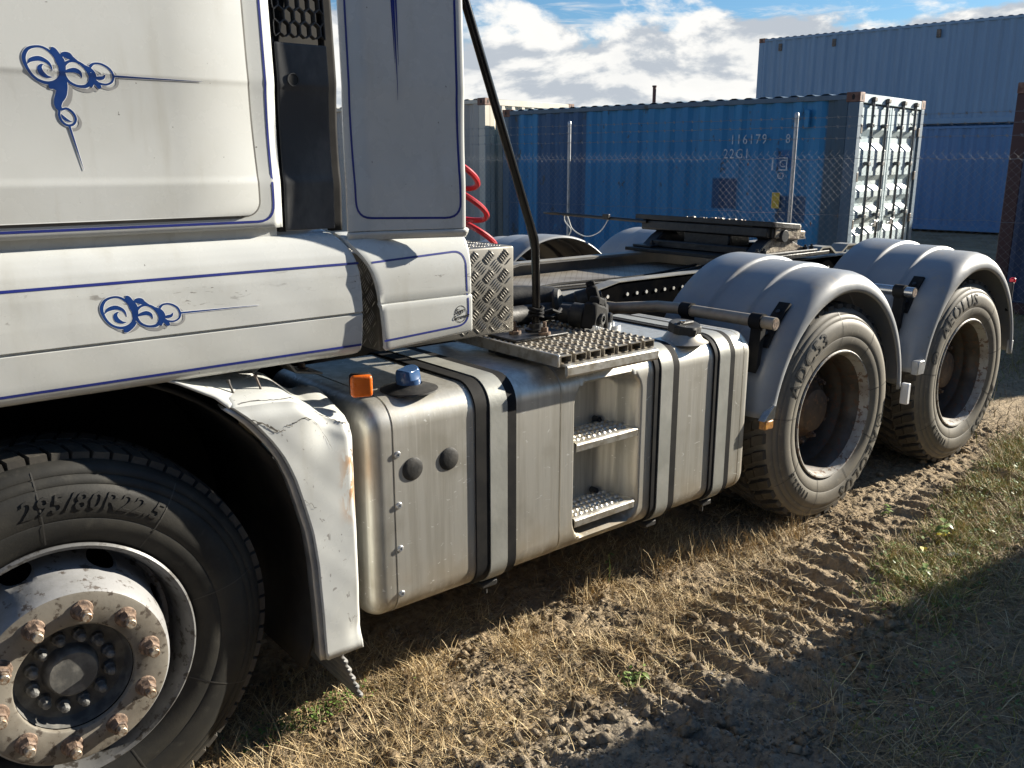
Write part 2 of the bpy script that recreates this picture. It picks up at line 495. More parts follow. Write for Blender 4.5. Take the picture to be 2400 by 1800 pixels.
# ================================================================== geometry helpers
class MB:
    def __init__(s):
        s.v = []
        s.f = []
        s.mi = []

    def add(s, vs, fs, mi=0):
        o = len(s.v)
        s.v += [tuple(p) for p in vs]
        s.f += [tuple(i + o for i in f) for f in fs]
        s.mi += [mi]*len(fs)
        return s

    def box(s, x0, x1, y0, y1, z0, z1, bev=0.0, mi=0, seg=1):
        bm = bmesh.new()
        bmesh.ops.create_cube(bm, size=1)
        for v in bm.verts:
            v.co = Vector(((x0+x1)/2 + v.co.x*(x1-x0), (y0+y1)/2 + v.co.y*(y1-y0), (z0+z1)/2 + v.co.z*(z1-z0)))
        if bev:
            bmesh.ops.bevel(bm, geom=bm.edges[:], offset=bev, segments=seg, affect='EDGES', profile=0.5)
        s.bm(bm, mi)
        return s

    def bm(s, bm, mi=0):
        bm.verts.index_update()
        s.add([v.co.copy() for v in bm.verts], [[v.index for v in f.verts] for f in bm.faces], mi)
        bm.free()

    def xform(s, M4, start=0):
        for i in range(start, len(s.v)):
            s.v[i] = tuple(M4 @ Vector(s.v[i]))
        return s

    def prism(s, poly, axis, a0, a1, mi=0):
        """poly: 2D points in the two other axes (cyclic order), extruded along axis"""
        def P(p, a):
            return {'x': (a, p[0], p[1]), 'y': (p[0], a, p[1]), 'z': (p[0], p[1], a)}[axis]
        n = len(poly)
        vs = [P(p, a0) for p in poly] + [P(p, a1) for p in poly]
        fs = [(i, (i+1) % n, n+(i+1) % n, n+i) for i in range(n)]
        fs += [tuple(range(n-1, -1, -1)), tuple(range(n, 2*n))]
        s.add(vs, fs, mi)
        return s

    def tube(s, pts, r, n=8, cap=True, mi=0, closed=False):
        pts = [Vector(p) for p in pts]
        rs = r if isinstance(r, (list, tuple)) else [r]*len(pts)
        m = len(pts)
        t0 = (pts[1]-pts[0]).normalized()
        ref = Vector((0, 0, 1)) if abs(t0.z) < 0.9 else Vector((1, 0, 0))
        u = t0.cross(ref).normalized()
        vs = []
        for i in range(m):
            if closed:
                t = (pts[(i+1) % m]-pts[i-1]).normalized()
            else:
                a = pts[max(i-1, 0)]
                b = pts[min(i+1, m-1)]
                t = (b-a).normalized()
            u = (u - t*u.dot(t)).normalized()
            w = t.cross(u)
            for k in range(n):
                a = 2*PI*k/n
                vs.append(pts[i] + (u*math.cos(a)+w*math.sin(a))*rs[i])
        fs = []
        for i in range(m if closed else m-1):
            j = (i+1) % m
            for k in range(n):
                fs.append((i*n+k, i*n+(k+1) % n, j*n+(k+1) % n, j*n+k))
        if cap and not closed:
            fs.append(tuple(range(n-1, -1, -1)))
            fs.append(tuple((m-1)*n+k for k in range(n)))
        s.add(vs, fs, mi)
        return s

    def lathe(s, prof, n=64, c=(0, 0, 0), axis='y', mi=0, a0=0.0, a1=2*PI, closed=False, sx=1.0):
        """prof: (radius, height) list; height runs along axis"""
        full = abs(a1-a0-2*PI) < 1e-6
        cols = n if full else n+1
        vs = []
        for i in range(cols):
            a = a0+(a1-a0)*i/n
            ca, sa = math.cos(a)*sx, math.sin(a)
            for r, h in prof:
                if axis == 'y':
                    vs.append((c[0]+r*ca, c[1]+h, c[2]+r*sa))
                elif axis == 'z':
                    vs.append((c[0]+r*ca, c[1]+r*sa, c[2]+h))
                else:
                    vs.append((c[0]+h, c[1]+r*ca, c[2]+r*sa))
        m = len(prof)
        fs = []
        for i in range(n):
            j = (i+1) % cols
            for k in range(m if closed else m-1):
                k2 = (k+1) % m
                fs.append((i*m+k, j*m+k, j*m+k2, i*m+k2))
        s.add(vs, fs, mi)
        return s

    def grid(s, fn, us, vs_, mi=0):
        """normal = dP/du x dP/dv"""
        nu, nv = len(us), len(vs_)
        P = [fn(u, v) for u in us for v in vs_]
        fs = [(i*nv+j, (i+1)*nv+j, (i+1)*nv+j+1, i*nv+j+1) for i in range(nu-1) for j in range(nv-1)]
        s.add(P, fs, mi)
        return s

    def disc(s, c, nrm, r, n=24, mi=0):
        nrm = Vector(nrm).normalized()
        ref = Vector((0, 0, 1)) if abs(nrm.z) < 0.9 else Vector((1, 0, 0))
        u = nrm.cross(ref).normalized()
        w = nrm.cross(u)
        c = Vector(c)
        s.add([c+(u*math.cos(2*PI*k/n)+w*math.sin(2*PI*k/n))*r for k in range(n)], [tuple(range(n))], mi)
        return s

    def cyl(s, a, b, r, n=16, mi=0, r2=None, bev=0.0):
        a, b = Vector(a), Vector(b)
        r2 = r if r2 is None else r2
        if bev:
            d = (b-a).normalized()
            return s.tube([a, a+d*bev, b-d*bev, b], [r-bev, r, r2, r2-bev], n, True, mi)
        return s.tube([a, b], [r, r2], n, True, mi)

    def mesh(s, name, mats, smooth=True, angle=38):
        me = bpy.data.meshes.new(name)
        me.from_pydata(s.v, [], s.f)
        for m in (mats if isinstance(mats, (list, tuple)) else [mats]):
            me.materials.append(m)
        if any(s.mi):
            me.polygons.foreach_set('material_index', s.mi)
        if smooth:
            me.polygons.foreach_set('use_smooth', [True]*len(me.polygons))
            me.set_sharp_from_angle(angle=R(angle))
        me.validate()
        me.update()
        return me

    def build(s, name, mats, parent=None, smooth=True, angle=38, fix=True, solid=0.0, bevel=0.0):
        me = s.mesh(name, mats, smooth, angle)
        if fix:
            bm = bmesh.new()
            bm.from_mesh(me)
            bmesh.ops.recalc_face_normals(bm, faces=bm.faces[:])
            bm.to_mesh(me)
            bm.free()
        return link(name, me, parent, solid, bevel)


def link(name, me, parent=None, solid=0.0, bevel=0.0):
    o = bpy.data.objects.new(name, me)
    C.objects.link(o)
    if solid:
        md = o.modifiers.new('thickness', 'SOLIDIFY')
        md.thickness = solid
        md.offset = -1
    if bevel:
        md = o.modifiers.new('edge', 'BEVEL')
        md.width = bevel
        md.segments = 2
        md.limit_method = 'ANGLE'
        md.angle_limit = R(40)
    if parent is not None:
        adopt(o, parent)
    return o


def world_of(o):
    m = Matrix.LocRotScale(o.location, o.rotation_euler, o.scale)
    if o.parent:
        return world_of(o.parent) @ o.matrix_parent_inverse @ m
    return m


def adopt(o, parent):
    o.parent = parent
    o.matrix_parent_inverse = world_of(parent).inverted()


def thing(name, label, cat, loc=(0, 0, 0), rz=0.0, group=None):
    o = bpy.data.objects.new(name, None)
    C.objects.link(o)
    o.location = loc
    o.rotation_euler = (0, 0, rz)
    o.empty_display_size = 0.2
    tag(o, label, cat, group)
    return o


def tag(o, label=None, cat=None, group=None, kind=None):
    for k, x in (('label', label), ('category', cat), ('group', group), ('kind', kind)):
        if x:
            o[k] = x
    return o


def part_empty(name, parent, loc=(0, 0, 0), rz=0.0):
    o = bpy.data.objects.new(name, None)
    C.objects.link(o)
    o.location = loc
    o.rotation_euler = (0, 0, rz)
    o.empty_display_size = 0.1
    if parent is not None:
        adopt(o, parent)
    return o


def lin(a, b, n):
    return [a+(b-a)*i/(n-1) for i in range(n)]


def interp(x, pts):
    if x <= pts[0][0]:
        return pts[0][1]
    for (a, b), (c, d) in zip(pts, pts[1:]):
        if x <= c:
            return b+(d-b)*(x-a)/(c-a)
    return pts[-1][1]


def sst(a, b, x):
    t = min(1.0, max(0.0, (x-a)/(b-a)))
    return t*t*(3-2*t)


def ribbon(path, w, yf, off=0.0007):
    """flat painted line along (x, z) path lying on the surface y = yf(x, z); w may be a list"""
    mb = MB()
    n = len(path)
    ws = w if isinstance(w, list) else [w]*n
    vs = []
    for i, (x, z) in enumerate(path):
        a = path[max(i-1, 0)]
        b = path[min(i+1, n-1)]
        dx, dz_ = b[0]-a[0], b[1]-a[1]
        L = math.hypot(dx, dz_) or 1
        nx, nz = -dz_/L, dx/L
        for sg in (-1, 1):
            px, pz = x+nx*ws[i]/2*sg, z+nz*ws[i]/2*sg
            vs.append((px, yf(px, pz)-off, pz))
    mb.add(vs, [(2*i, 2*i+2, 2*i+3, 2*i+1) for i in range(n-1)])
    return mb


def densify(path, step=0.03):
    out = [path[0]]
    for a, b in zip(path, path[1:]):
        L = math.hypot(b[0]-a[0], b[1]-a[1])
        n = max(1, int(L/step))
        for i in range(1, n+1):
            out.append((a[0]+(b[0]-a[0])*i/n, a[1]+(b[1]-a[1])*i/n))
    return out


def rounded(path, r=0.03, n=6):
    """round the inner corners of an open polyline"""
    out = [path[0]]
    for p0, p1, p2 in zip(path, path[1:], path[2:]):
        a = Vector(p0)-Vector(p1)
        b = Vector(p2)-Vector(p1)
        ra = min(r, a.length*0.45, b.length*0.45)
        A = Vector(p1)+a.normalized()*ra
        B = Vector(p1)+b.normalized()*ra
        for i in range(n+1):
            t = i/n
            q = A*(1-t)**2 + Vector(p1)*2*t*(1-t) + B*t*t
            out.append((q.x, q.y))
    out.append(path[-1])
    return out


def text_data(s, size=1.0, shear=0.0, space=1.0, align='CENTER', bold=0.0):
    cu = bpy.data.curves.new('t', 'FONT')
    cu.body = s
    cu.size = size
    cu.shear = shear
    cu.offset = bold
    cu.space_character = space
    cu.align_x = align
    cu.align_y = 'CENTER'
    cu.resolution_u = 2
    ob = bpy.data.objects.new('t', cu)
    C.objects.link(ob)
    dg = bpy.context.evaluated_depsgraph_get()
    dg.update()
    me = bpy.data.meshes.new_from_object(ob.evaluated_get(dg))
    V = [tuple(v.co) for v in me.vertices]
    F = [tuple(p.vertices) for p in me.polygons]
    bpy.data.objects.remove(ob)
    bpy.data.curves.remove(cu)
    bpy.data.meshes.remove(me)
    return V, F


def refine(V, F, step):
    """split long edges so that lettering can follow a curved surface"""
    bm = bmesh.new()
    vs = [bm.verts.new(v) for v in V]
    for f in F:
        try:
            bm.faces.new([vs[i] for i in f])
        except ValueError:
            pass
    bmesh.ops.remove_doubles(bm, verts=bm.verts[:], dist=1e-6)
    bmesh.ops.triangulate(bm, faces=bm.faces[:])
    for _ in range(4):
        es = [e for e in bm.edges if e.calc_length() > step]
        if not es:
            break
        bmesh.ops.subdivide_edges(bm, edges=es, cuts=1)
        bmesh.ops.triangulate(bm, faces=bm.faces[:])
    bm.verts.index_update()
    V2 = [tuple(v.co) for v in bm.verts]
    F2 = [tuple(v.index for v in f.verts) for f in bm.faces]
    bm.free()
    return V2, F2


def extrude_flat(V, F, fn, h):
    """flat text (V 2D) placed by fn(x, y, height) with side walls"""
    edges = {}
    for f in F:
        for a, b in zip(f, f[1:]+f[:1]):
            edges[(a, b)] = 1
    mb = MB()
    n = len(V)
    vs = [fn(v[0], v[1], h) for v in V]+[fn(v[0], v[1], 0.0) for v in V]
    fs = list(F)
    for (a, b) in edges:
        if (b, a) not in edges:
            fs.append((a, a+n, b+n, b))
    mb.add(vs, fs)
    return mb


# ================================================================== value noise for the ground
def vnoise(x, y, seed=0):
    r = np.random.default_rng(seed).random((256, 256))
    xi = np.floor(x).astype(int)
    yi = np.floor(y).astype(int)
    fx = x-xi
    fy = y-yi
    fx = fx*fx*fx*(fx*(fx*6-15)+10)
    fy = fy*fy*fy*(fy*(fy*6-15)+10)
    a = r[xi % 256, yi % 256]
    b = r[(xi+1) % 256, yi % 256]
    c = r[xi % 256, (yi+1) % 256]
    d = r[(xi+1) % 256, (yi+1) % 256]
    return (a*(1-fx)+b*fx)*(1-fy)+(c*(1-fx)+d*fx)*fy


def fbm(x, y, f, oct_=4, seed=0, gain=0.5):
    s = 0
    a = 1.0
    t = 0
    for i in range(oct_):
        s = s+a*vnoise(x*f+17.3*i, y*f+5.1*i, seed+i)
        t += a
        a *= gain
        f *= 2.03
    return s/t


def nsst(a, b, x):
    t = np.clip((x-a)/(b-a), 0, 1)
    return t*t*(3-2*t)


def ground_h(x, y):
    x = np.asarray(x, float)
    y = np.asarray(y, float)
    z = -0.09*nsst(5.5, 9.5, x)
    near = nsst(9.0, 5.0, np.abs(x-2.5))*nsst(5.0, 2.5, np.abs(y))
    z = z+0.05*(fbm(x, y, 0.5, 3, 3)-0.5)*nsst(1.0, 4.0, np.abs(y+0.2)+np.abs(x-2.5)*0.3)
    # lug prints of a tractor tyre: ridges across the track
    wob = 0.16*(fbm(x, y, 2.2, 3, 21)-0.5)+0.05*(fbm(x, y, 14, 2, 25)-0.5)
    ph = (x+0.10*y+wob)/0.128
    rid = np.abs((ph % 1.0)-0.5)*2.0
    rid = nsst(0.25, 0.75, rid)
    tr = nsst(-0.98, -0.84, y)*nsst(-0.06, -0.22, y)*nsst(1.35, 1.95, x)*(0.45+0.55*nsst(0.32, 0.6, fbm(x, y, 3.0, 3, 40)))
    z = z+near*(tr*(rid*0.036*(0.45+1.1*fbm(x, y, 9, 3, 45))-0.026))
    z = z+near*0.016*(fbm(x, y, 9, 3, 60)-0.5)*2*0.8
    z = z+near*0.0135*(fbm(x, y, 36, 3, 70, 0.65)-0.5)*2
    cl = nsst(0.60, 0.78, fbm(x, y, 22, 2, 80))
    z = z+near*cl*0.007*nsst(0.3, 0.6, fbm(x, y, 2.0, 2, 90))
    return z


def gz(x, y):
    return float(ground_h(np.array([x]), np.array([y]))[0])


# ================================================================== THE SETTING: ground
def axis_pts(lo, hi, step, far_lo, far_hi, grow=1.16):
    a = list(np.arange(lo, hi+1e-6, step))
    s, x, L = step, lo, []
    while x > far_lo:
        s *= grow
        x -= s
        L.append(x)
    s, x, Rr = step, hi, []
    while x < far_hi:
        s *= grow
        x += s
        Rr.append(x)
    return np.array(L[::-1]+a+Rr)


gxs = axis_pts(0.3, 5.6, 0.0095, -300, 400)
gys = axis_pts(-1.5, 0.75, 0.0085, -300, 400)
GX, GY = np.meshgrid(gxs, gys, indexing='ij')
GZ = ground_h(GX, GY)
nx_, ny_ = GX.shape
idx = np.arange(nx_*ny_).reshape(nx_, ny_)
quads = np.stack([idx[:-1, :-1], idx[1:, :-1], idx[1:, 1:], idx[:-1, 1:]], -1).reshape(-1, 4)


def fast_mesh(name, V, F, mat, smooth=True):
    me = bpy.data.meshes.new(name)
    k = F.shape[1]
    me.vertices.add(len(V))
    me.vertices.foreach_set('co', np.asarray(V, np.float32).ravel())
    me.loops.add(F.size)
    me.loops.foreach_set('vertex_index', F.astype(np.int32).ravel())
    me.polygons.add(len(F))
    me.polygons.foreach_set('loop_start', np.arange(0, F.size, k, dtype=np.int32))
    me.polygons.foreach_set('loop_total', np.full(len(F), k, dtype=np.int32))
    me.update(calc_edges=True)
    me.validate()
    if smooth:
        me.polygons.foreach_set('use_smooth', [True]*len(me.polygons))
    me.materials.append(mat)
    return me


def dirt_mat():
    t = NT('clay_dirt')
    big = t.map(t.noise(1.6, detail=6), 0.40, 0.62)
    c = t.mix(big, (0.40, 0.31, 0.20), (0.29, 0.215, 0.13))
    o = t.xyz()
    grey = t.math('MULTIPLY', t.map(o[0], 2.7, 1.7), t.map(o[1], -0.25, -0.55))
    c = t.mix(t.math('MULTIPLY', grey, 0.55), c, (0.275, 0.255, 0.220))
    f = t.map(t.noise(26, detail=8, rough=0.7), 0.38, 0.66)
    c = t.mix(f, c, t.mix(0.55, c, (0.075, 0.058, 0.042)))
    straw = t.map(t.noise(70, t.vec((1, 3.0, 1), rot=(0, 0, 0.5)), detail=4, dist=1.5), 0.60, 0.68)
    c = t.mix(t.math('MULTIPLY', straw, 0.6), c, (0.36, 0.27, 0.15))
    dark = t.map(t.voro(85), 0.28, 0.05)
    c = t.mix(t.math('MULTIPLY', dark, 0.35), c, (0.30, 0.26, 0.20))
    h = t.math('ADD', t.math('MULTIPLY', t.noise(70, detail=6, rough=0.7), 1.0), t.math('MULTIPLY', t.voro(60), -0.7))
    t.bump(h, 0.8, 0.012)
    return t.set(c, 0.9, 0, 0.2)


M['dirt'] = dirt_mat()
ground = link('ground', fast_mesh('ground', np.stack([GX, GY, GZ], -1).reshape(-1, 3), quads, M['dirt']))
ground['kind'] = 'structure'


# ================================================================== SHIPPING CONTAINERS
CRZ = math.atan2(0.14799605, 0.98898795)
CORG = Vector((10.4976, 4.0639, -0.10))
CNN = Vector((0.98898795, 0.14799605, 0))
CDL = Vector((-0.14799605, 0.98898795, 0))


def corr(L, margin, period, depth, d0=0.0):
    """trapezoid corrugation along a length: (position, depth)"""
    out = [(0.0, d0), (margin, d0)]
    n = int((L-2*margin)/period)
    p = (L-2*margin)/n
    for i in range(n):
        a = margin+i*p
        out += [(a+p*0.26, d0), (a+p*0.5, d0+depth), (a+p*0.76, d0+depth), (a+p*1.0, d0)]
    out.append((L, d0))
    return out


def casting_mesh(sx, sy, sz, mat):
    """corner casting 178 x 162 x 118 mm with an oblong hole on its two outer faces; corner at the origin"""
    mb = MB()
    mb.box(0, 0.162, 0, 0.178, 0, 0.118, 0.006)
    # flat dark ovals just off the face paint the shade inside the holes
    for face in ('x', 'y'):
        pts = []
        for k in range(16):
            a = 2*PI*k/16
            u = 0.020*math.cos(a)+(0.018 if math.cos(a) > 0 else -0.018)*0
            v = 0.034*math.sin(a)
            pts.append((u, v))
        if face == 'x':
            mb.add([(-0.002, 0.085+u, 0.059+v) for u, v in pts], [tuple(range(16))], 1)
        else:
            mb.add([(0.081+u, -0.002, 0.059+v) for u, v in pts], [tuple(range(16))], 1)
    for i, v in enumerate(mb.v):
        mb.v[i] = (v[0]*sx, v[1]*sy, v[2]*sz)
    return mb


def container(name, label, pos, L, H, mats, W=2.438, door=False, group=None, detail=True, rz=CRZ):
    """local x = width, y = length, z up; the face x = 0 and the end y = 0 are towards the truck yard"""
    side, rail, end, cast = mats
    t = thing(name, label, 'shipping container', pos, rz, group)
    base = t

    def bd(nm, mb, m, parent=None, **k):
        o = mb.build(nm, m, None, **k)
        o.location = pos
        o.rotation_euler = (0, 0, rz)
        adopt(o, parent or base)
        return o
    # side walls
    for xx, sg in ((0.012, 1), (W-0.012, -1)):
        prof = corr(L-0.30, 0.05, 0.278, 0.036)
        mb = MB()
        vs, fs = [], []
        for y, d in prof:
            j1, j2 = rng.uniform(-0.004, 0.004, 2)
            vs += [(xx+sg*(d+j1*0.6), 0.15+y+j2, 0.15), (xx+sg*(d+j2), 0.15+y+j1, H-0.09)]
        for i in range(len(prof)-1):
            fs.append((2*i, 2*i+1, 2*i+3, 2*i+2))
        mb.add(vs, fs)
        bd('side_wall', mb, side, smooth=False, solid=0.003)
    # end walls
    ends = [(L-0.012, -1)] + ([] if door else [(0.012, 1)])
    for yy, sg in ends:
        prof = corr(W-0.28, 0.04, 0.25, 0.045)
        vs, fs = [], []
        for x, d in prof:
            vs += [(0.14+x, yy+sg*d, 0.15), (0.14+x, yy+sg*d, H-0.11)]
        for i in range(len(prof)-1):
            fs.append((2*i, 2*i+1, 2*i+3, 2*i+2))
        mb = MB()
        mb.add(vs, fs)
        bd('end_wall', mb, end, smooth=False, solid=0.003)
    # roof sheet with cross corrugations that show along the edge
    prof = corr(L-0.36, 0.03, 0.209, -0.02, H-0.006)
    vs, fs = [], []
    for y, zz in prof:
        vs += [(0.03, 0.18+y, zz), (W-0.03, 0.18+y, zz)]
    for i in range(len(prof)-1):
        fs.append((2*i, 2*i+1, 2*i+3, 2*i+2))
    mb = MB()
    mb.add(vs, fs)
    bd('roof', mb, rail, smooth=False, solid=0.003)
    # rails
    for x0 in (0.0, W-0.06):
        bd('top_rail', MB().box(x0, x0+0.06, 0.17, L-0.17, H-0.092, H-0.028, 0.005), rail)
        bd('bottom_rail', MB().box(x0, x0+0.05, 0.17, L-0.17, 0.03, 0.16, 0.005), rail)
    bd('end_rail', MB().box(0.16, W-0.16, L-0.06, L-0.003, H-0.115, H-0.012, 0.005), end)
    bd('end_sill', MB().box(0.16, W-0.16, L-0.06, L-0.003, 0.02, 0.16, 0.005), end)
    if not door:
        bd('end_rail', MB().box(0.16, W-0.16, 0.003, 0.06, H-0.115, H-0.012, 0.005), end)
        bd('end_sill', MB().box(0.16, W-0.16, 0.003, 0.06, 0.02, 0.16, 0.005), end)
    for sx, x0 in ((1, 0.0), (-1, W)):
        for sy, y0 in ((1, 0.0), (-1, L)):
            mb = MB().box(0.004, 0.135, 0.004, 0.15, 0.118, H-0.118, 0.008)
            for i, v in enumerate(mb.v):
                mb.v[i] = (x0+v[0]*sx, y0+v[1]*sy, v[2])
            bd('corner_post', mb, cast if (not detail) or y0 == 0 else rail)
            for sz, z0 in ((1, 0.0), (-1, H)):
                mb = casting_mesh(sx, sy, sz, None)
                for i, v in enumerate(mb.v):
                    mb.v[i] = (x0+v[0], y0+v[1], z0+v[2])
                bd('corner_casting', mb, [M['casting'] if cast != 'white' else M['ccream'], M['under']])
    bd('floor', MB().box(0.06, W-0.06, 0.06, L-0.06, 0.10, 0.14), M['under'])
    return t, bd


# blue 20 ft container with pale doors
BH = 2.591
t_blue, bd = container('shipping_container', 'faded blue shipping container with bleached double doors, behind the wire fence', CORG, 6.058, BH,
                       (M['cblue'], M['cblue_rail'], M['cblue'], M['cblue_rail']), door=True)
W = 2.438
bd('door_header', MB().box(0.14, W-0.14, 0.004, 0.07, BH-0.125, BH-0.012, 0.005), M['cdoor'])
bd('door_sill', MB().box(0.14, W-0.14, 0.004, 0.09, 0.02, 0.15, 0.005), M['crust'])
zc = [(0.17, 0), (0.80, 0), (0.89, 0.05), (0.94, 0.05), (1.02, 0), (1.10, 0), (1.17, 0.05), (1.21, 0.05), (1.29, 0), (1.37, 0),
      (1.44, 0.05), (1.50, 0.05), (1.57, 0), (1.89, 0), (1.98, 0.05), (2.06, 0.05), (2.15, 0), (2.43, 0)]
for x0, x1 in ((0.145, W/2-0.012), (W/2+0.012, W-0.145)):
    vs, fs = [], []
    for z, d in zc:
        vs += [(x0+0.06, 0.035+d, z-0.0), (x1-0.06, 0.035+d, z-0.0)]
    for i in range(len(zc)-1):
        fs.append((2*i, 2*i+1, 2*i+3, 2*i+2))
    mb = MB()
    mb.add(vs, fs)
    mb.box(x0, x0+0.062, 0.030, 0.075, 0.165, 2.45, 0.004)
    mb.box(x1-0.062, x1, 0.030, 0.075, 0.165, 2.45, 0.004)
    mb.box(x0+0.058, x1-0.058, 0.032, 0.075, 2.41, 2.452, 0.004)
    d_ = bd('door', mb, M['cdoor'], smooth=False)
    for q in (0.27, 0.73):
        xr = x0+(x1-x0)*q
        rb = MB().cyl((xr, -0.012, 0.10), (xr, -0.012, 2.53), 0.019, 10)
        rb.box(xr-0.034, xr+0.034, -0.022, 0.022, 2.44, 2.50, 0.005)
        rb.box(xr-0.034, xr+0.034, -0.022, 0.022, 0.06, 0.12, 0.005)
        bd('lock_rod', rb, M['lock_rod'], d_)
        kb = MB().box(xr-0.045, xr+0.045, -0.045, 0.004, BH-0.10, BH-0.045, 0.008)
        bd('cam_keeper', kb, M['dark_steel'], d_)
        for zz in (0.45, 1.05, 1.72, 2.2):
            bd('rod_bracket', MB().box(xr-0.04, xr+0.04, -0.034, 0.034, zz-0.025, zz+0.025, 0.006), M['lock_rod'], d_)
    xr = x0+(x1-x0)*(0.73 if x0 < 1 else 0.27)
    hb = MB().tube([(xr, -0.03, 0.98), (xr-0.10, -0.04, 0.96), (xr-0.30, -0.045, 0.93)], [0.02, 0.018, 0.012], 8)
    hb.box(xr-0.22, xr-0.13, -0.06, 0.0, 0.90, 0.99, 0.006)
    bd('door_handle', hb, M['chrome'], d_)
    xs = x0 if x0 < 1 else x1
    for zz in (0.4, 0.95, 1.55, 2.15):
        bd('hinge', MB().box(xs-0.03, xs+0.03, 0.0, 0.034, zz-0.06, zz+0.06, 0.006), M['dark_steel'], d_)
# stencilled numbers on the long side
for txt, y, z, s_ in (('116179', 1.49, 2.035, 0.185), ('8', 0.915, 2.035, 0.17), ('22G1', 1.66, 1.845, 0.185)):
    V, F = text_data(txt, s_, 0, 1.25)
    mb = extrude_flat(V, F, lambda a, b, h, y=y, z=z: (0.0085-h, y-a*0.82, z+b), 0.003)
    bd('stencil_number', mb, M['marking'], smooth=False)['kind'] = 'stuff'
mb = MB()
for a0, a1, b0, b1 in ((1.10, 1.12, 1.63, 1.80), (0.90, 1.02, 1.785, 1.80), (0.90, 0.915, 1.63, 1.785), (0.915, 1.02, 1.63, 1.645)):
    mb.box(0.004, 0.0085, a0, a1, b0, b1)
V, F = text_data('C', 0.14)
mb2 = extrude_flat(V, F, lambda a, b, h: (0.0085-h, 0.97-a, 1.715+b), 0.003)
mb.add(mb2.v, mb2.f)
V, F = text_data('O', 0.13)
mb2 = extrude_flat(V, F, lambda a, b, h: (0.0085-h, 0.985-a, 1.555+b), 0.003)
mb.add(mb2.v, mb2.f)
bd('stencil_mark', mb, M['marking'], smooth=False)
bd('yellow_plate', MB().box(-0.002, 0.010, 0.975, 1.085, 1.13, 1.34, 0.003), M['yellow_sign'])
bd('vent_box', MB().box(-0.03, 0.02, 0.63, 0.70, 2.17, 2.40, 0.01), M['cblue'])
for q in np.linspace(0, 1, 16):
    pass

# cream container left of it
CP = CORG + CNN*(-0.20) + CDL*6.27 + Vector((0, 0, 0.02))
t_c, bdc = container('shipping_container', 'cream shipping container with rust along its top edge, left of the blue one', CP, 6.058, 2.77,
                     (M['cgrey'], M['ccream'], M['ccream'], M['ccream']), detail=False)  # side walls take the grey: their shade is put into the paint
PP = CORG + CNN*12.5 + CDL*(7.88-12.192)
VL = 'violet blue shipping container with small vent boxes, stacked on another one'
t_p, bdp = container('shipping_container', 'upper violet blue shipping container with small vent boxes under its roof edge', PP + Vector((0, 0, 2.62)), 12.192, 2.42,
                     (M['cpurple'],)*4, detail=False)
for y in (1.2, 4.3, 7.4, 10.0, 11.5):
    bdp('vent_box', MB().box(-0.02, 0.02, y, y+0.1, 2.05, 2.24, 0.01), M['dark_steel'])
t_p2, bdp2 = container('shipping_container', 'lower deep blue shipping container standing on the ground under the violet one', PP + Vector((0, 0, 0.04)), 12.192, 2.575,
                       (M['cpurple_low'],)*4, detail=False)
bdp2('label_sticker', MB().box(-0.003, 0.010, 4.75, 4.80, 1.60, 1.78), M['marking'])
# dark container with a rusty corner post at the right border
DP = CORG + CNN*(-0.02) + CDL*(-1.76-2.991)
t_d, bdd = container('shipping_container', 'dark container with a rust red corner post at the right edge of the photo', DP, 2.991, 2.60,
                     (M['cdark'], M['crust'], M['cdark'], M['crust']), detail=False)
# unseen container added alongside the yard to cast the foreground shadow
container('shipping_container', 'unseen grey container added alongside the yard to shade the foreground', Vector((6.95, -1.87, -0.04)), 6.058, 2.591,
          (M['cgrey'],)*4, detail=False, rz=R(-95))

# unseen containers added behind the camera to block sky light from the truck
for zz, nm in ((-0.04, 'lower'), (2.56, 'upper')):
    container('shipping_container', nm+' of two unseen dark containers added to block the sky behind the camera', Vector((-6.2, -6.9, zz)), 12.192, 2.591,
              (M['cdark'],)*4, detail=False, rz=R(-90))

# ================================================================== WIRE FENCE
FN = -2.0
fence = thing('wire_fence', 'chain link fence with barbed wire on top, between the truck and the containers', 'fence', CORG + CNN*FN, CRZ)


def fpos(dl, off=0.0, z=0.0):
    return CORG + CNN*(FN+off) + CDL*dl + Vector((0, 0, z+0.10))


fposts = [-3.24, -0.095, 3.05, 6.2, 9.35, 12.5]
for d in fposts:
    mb = MB().cyl(fpos(d, 0.045, -0.15), fpos(d, 0.045, 2.15), 0.0215, 12)
    mb.lathe([(0.0, 0.016), (0.015, 0.012), (0.024, 0.0), (0.024, -0.03)], 12, tuple(fpos(d, 0.045, 2.15)), 'z')
    mb.build('fence_post', M['galv'], fence)


def wire_path(z, amp, n, seed):
    r = random.Random(seed)
    out = []
    ph = r.random()*6
    for i in range(n+1):
        d = -3.24+i*16/n
        out.append(fpos(d, 0.0, z+amp*math.sin(d*9+ph)*0.5+amp*(r.random()-0.5)))
    return out


for z in (2.10, 2.005, 1.885):
    mb = MB().tube(wire_path(z, 0.004, 120, int(z*100)), 0.0021, 4)
    for d in np.arange(-3.2, 12.5, 0.125):
        p = fpos(d, 0, z)
        mb.tube([p+CDL*0.012+Vector((0, 0, 0.014)), p-CDL*0.012-Vector((0, 0, 0.014))], 0.0034, 4)
        mb.tube([p+CDL*0.010-Vector((0, 0, 0.012))+CNN*0.01, p-CDL*0.010+Vector((0, 0, 0.012))-CNN*0.01], 0.0030, 4)
    mb.build('barbed_wire', M['wire'], fence)
for z, a in ((1.675, 0.016), (1.09, 0.012), (0.35, 0.01)):
    MB().tube(wire_path(z, a, 260, int(z*100)), 0.0022, 4).build('line_wire', M['wire'], fence)
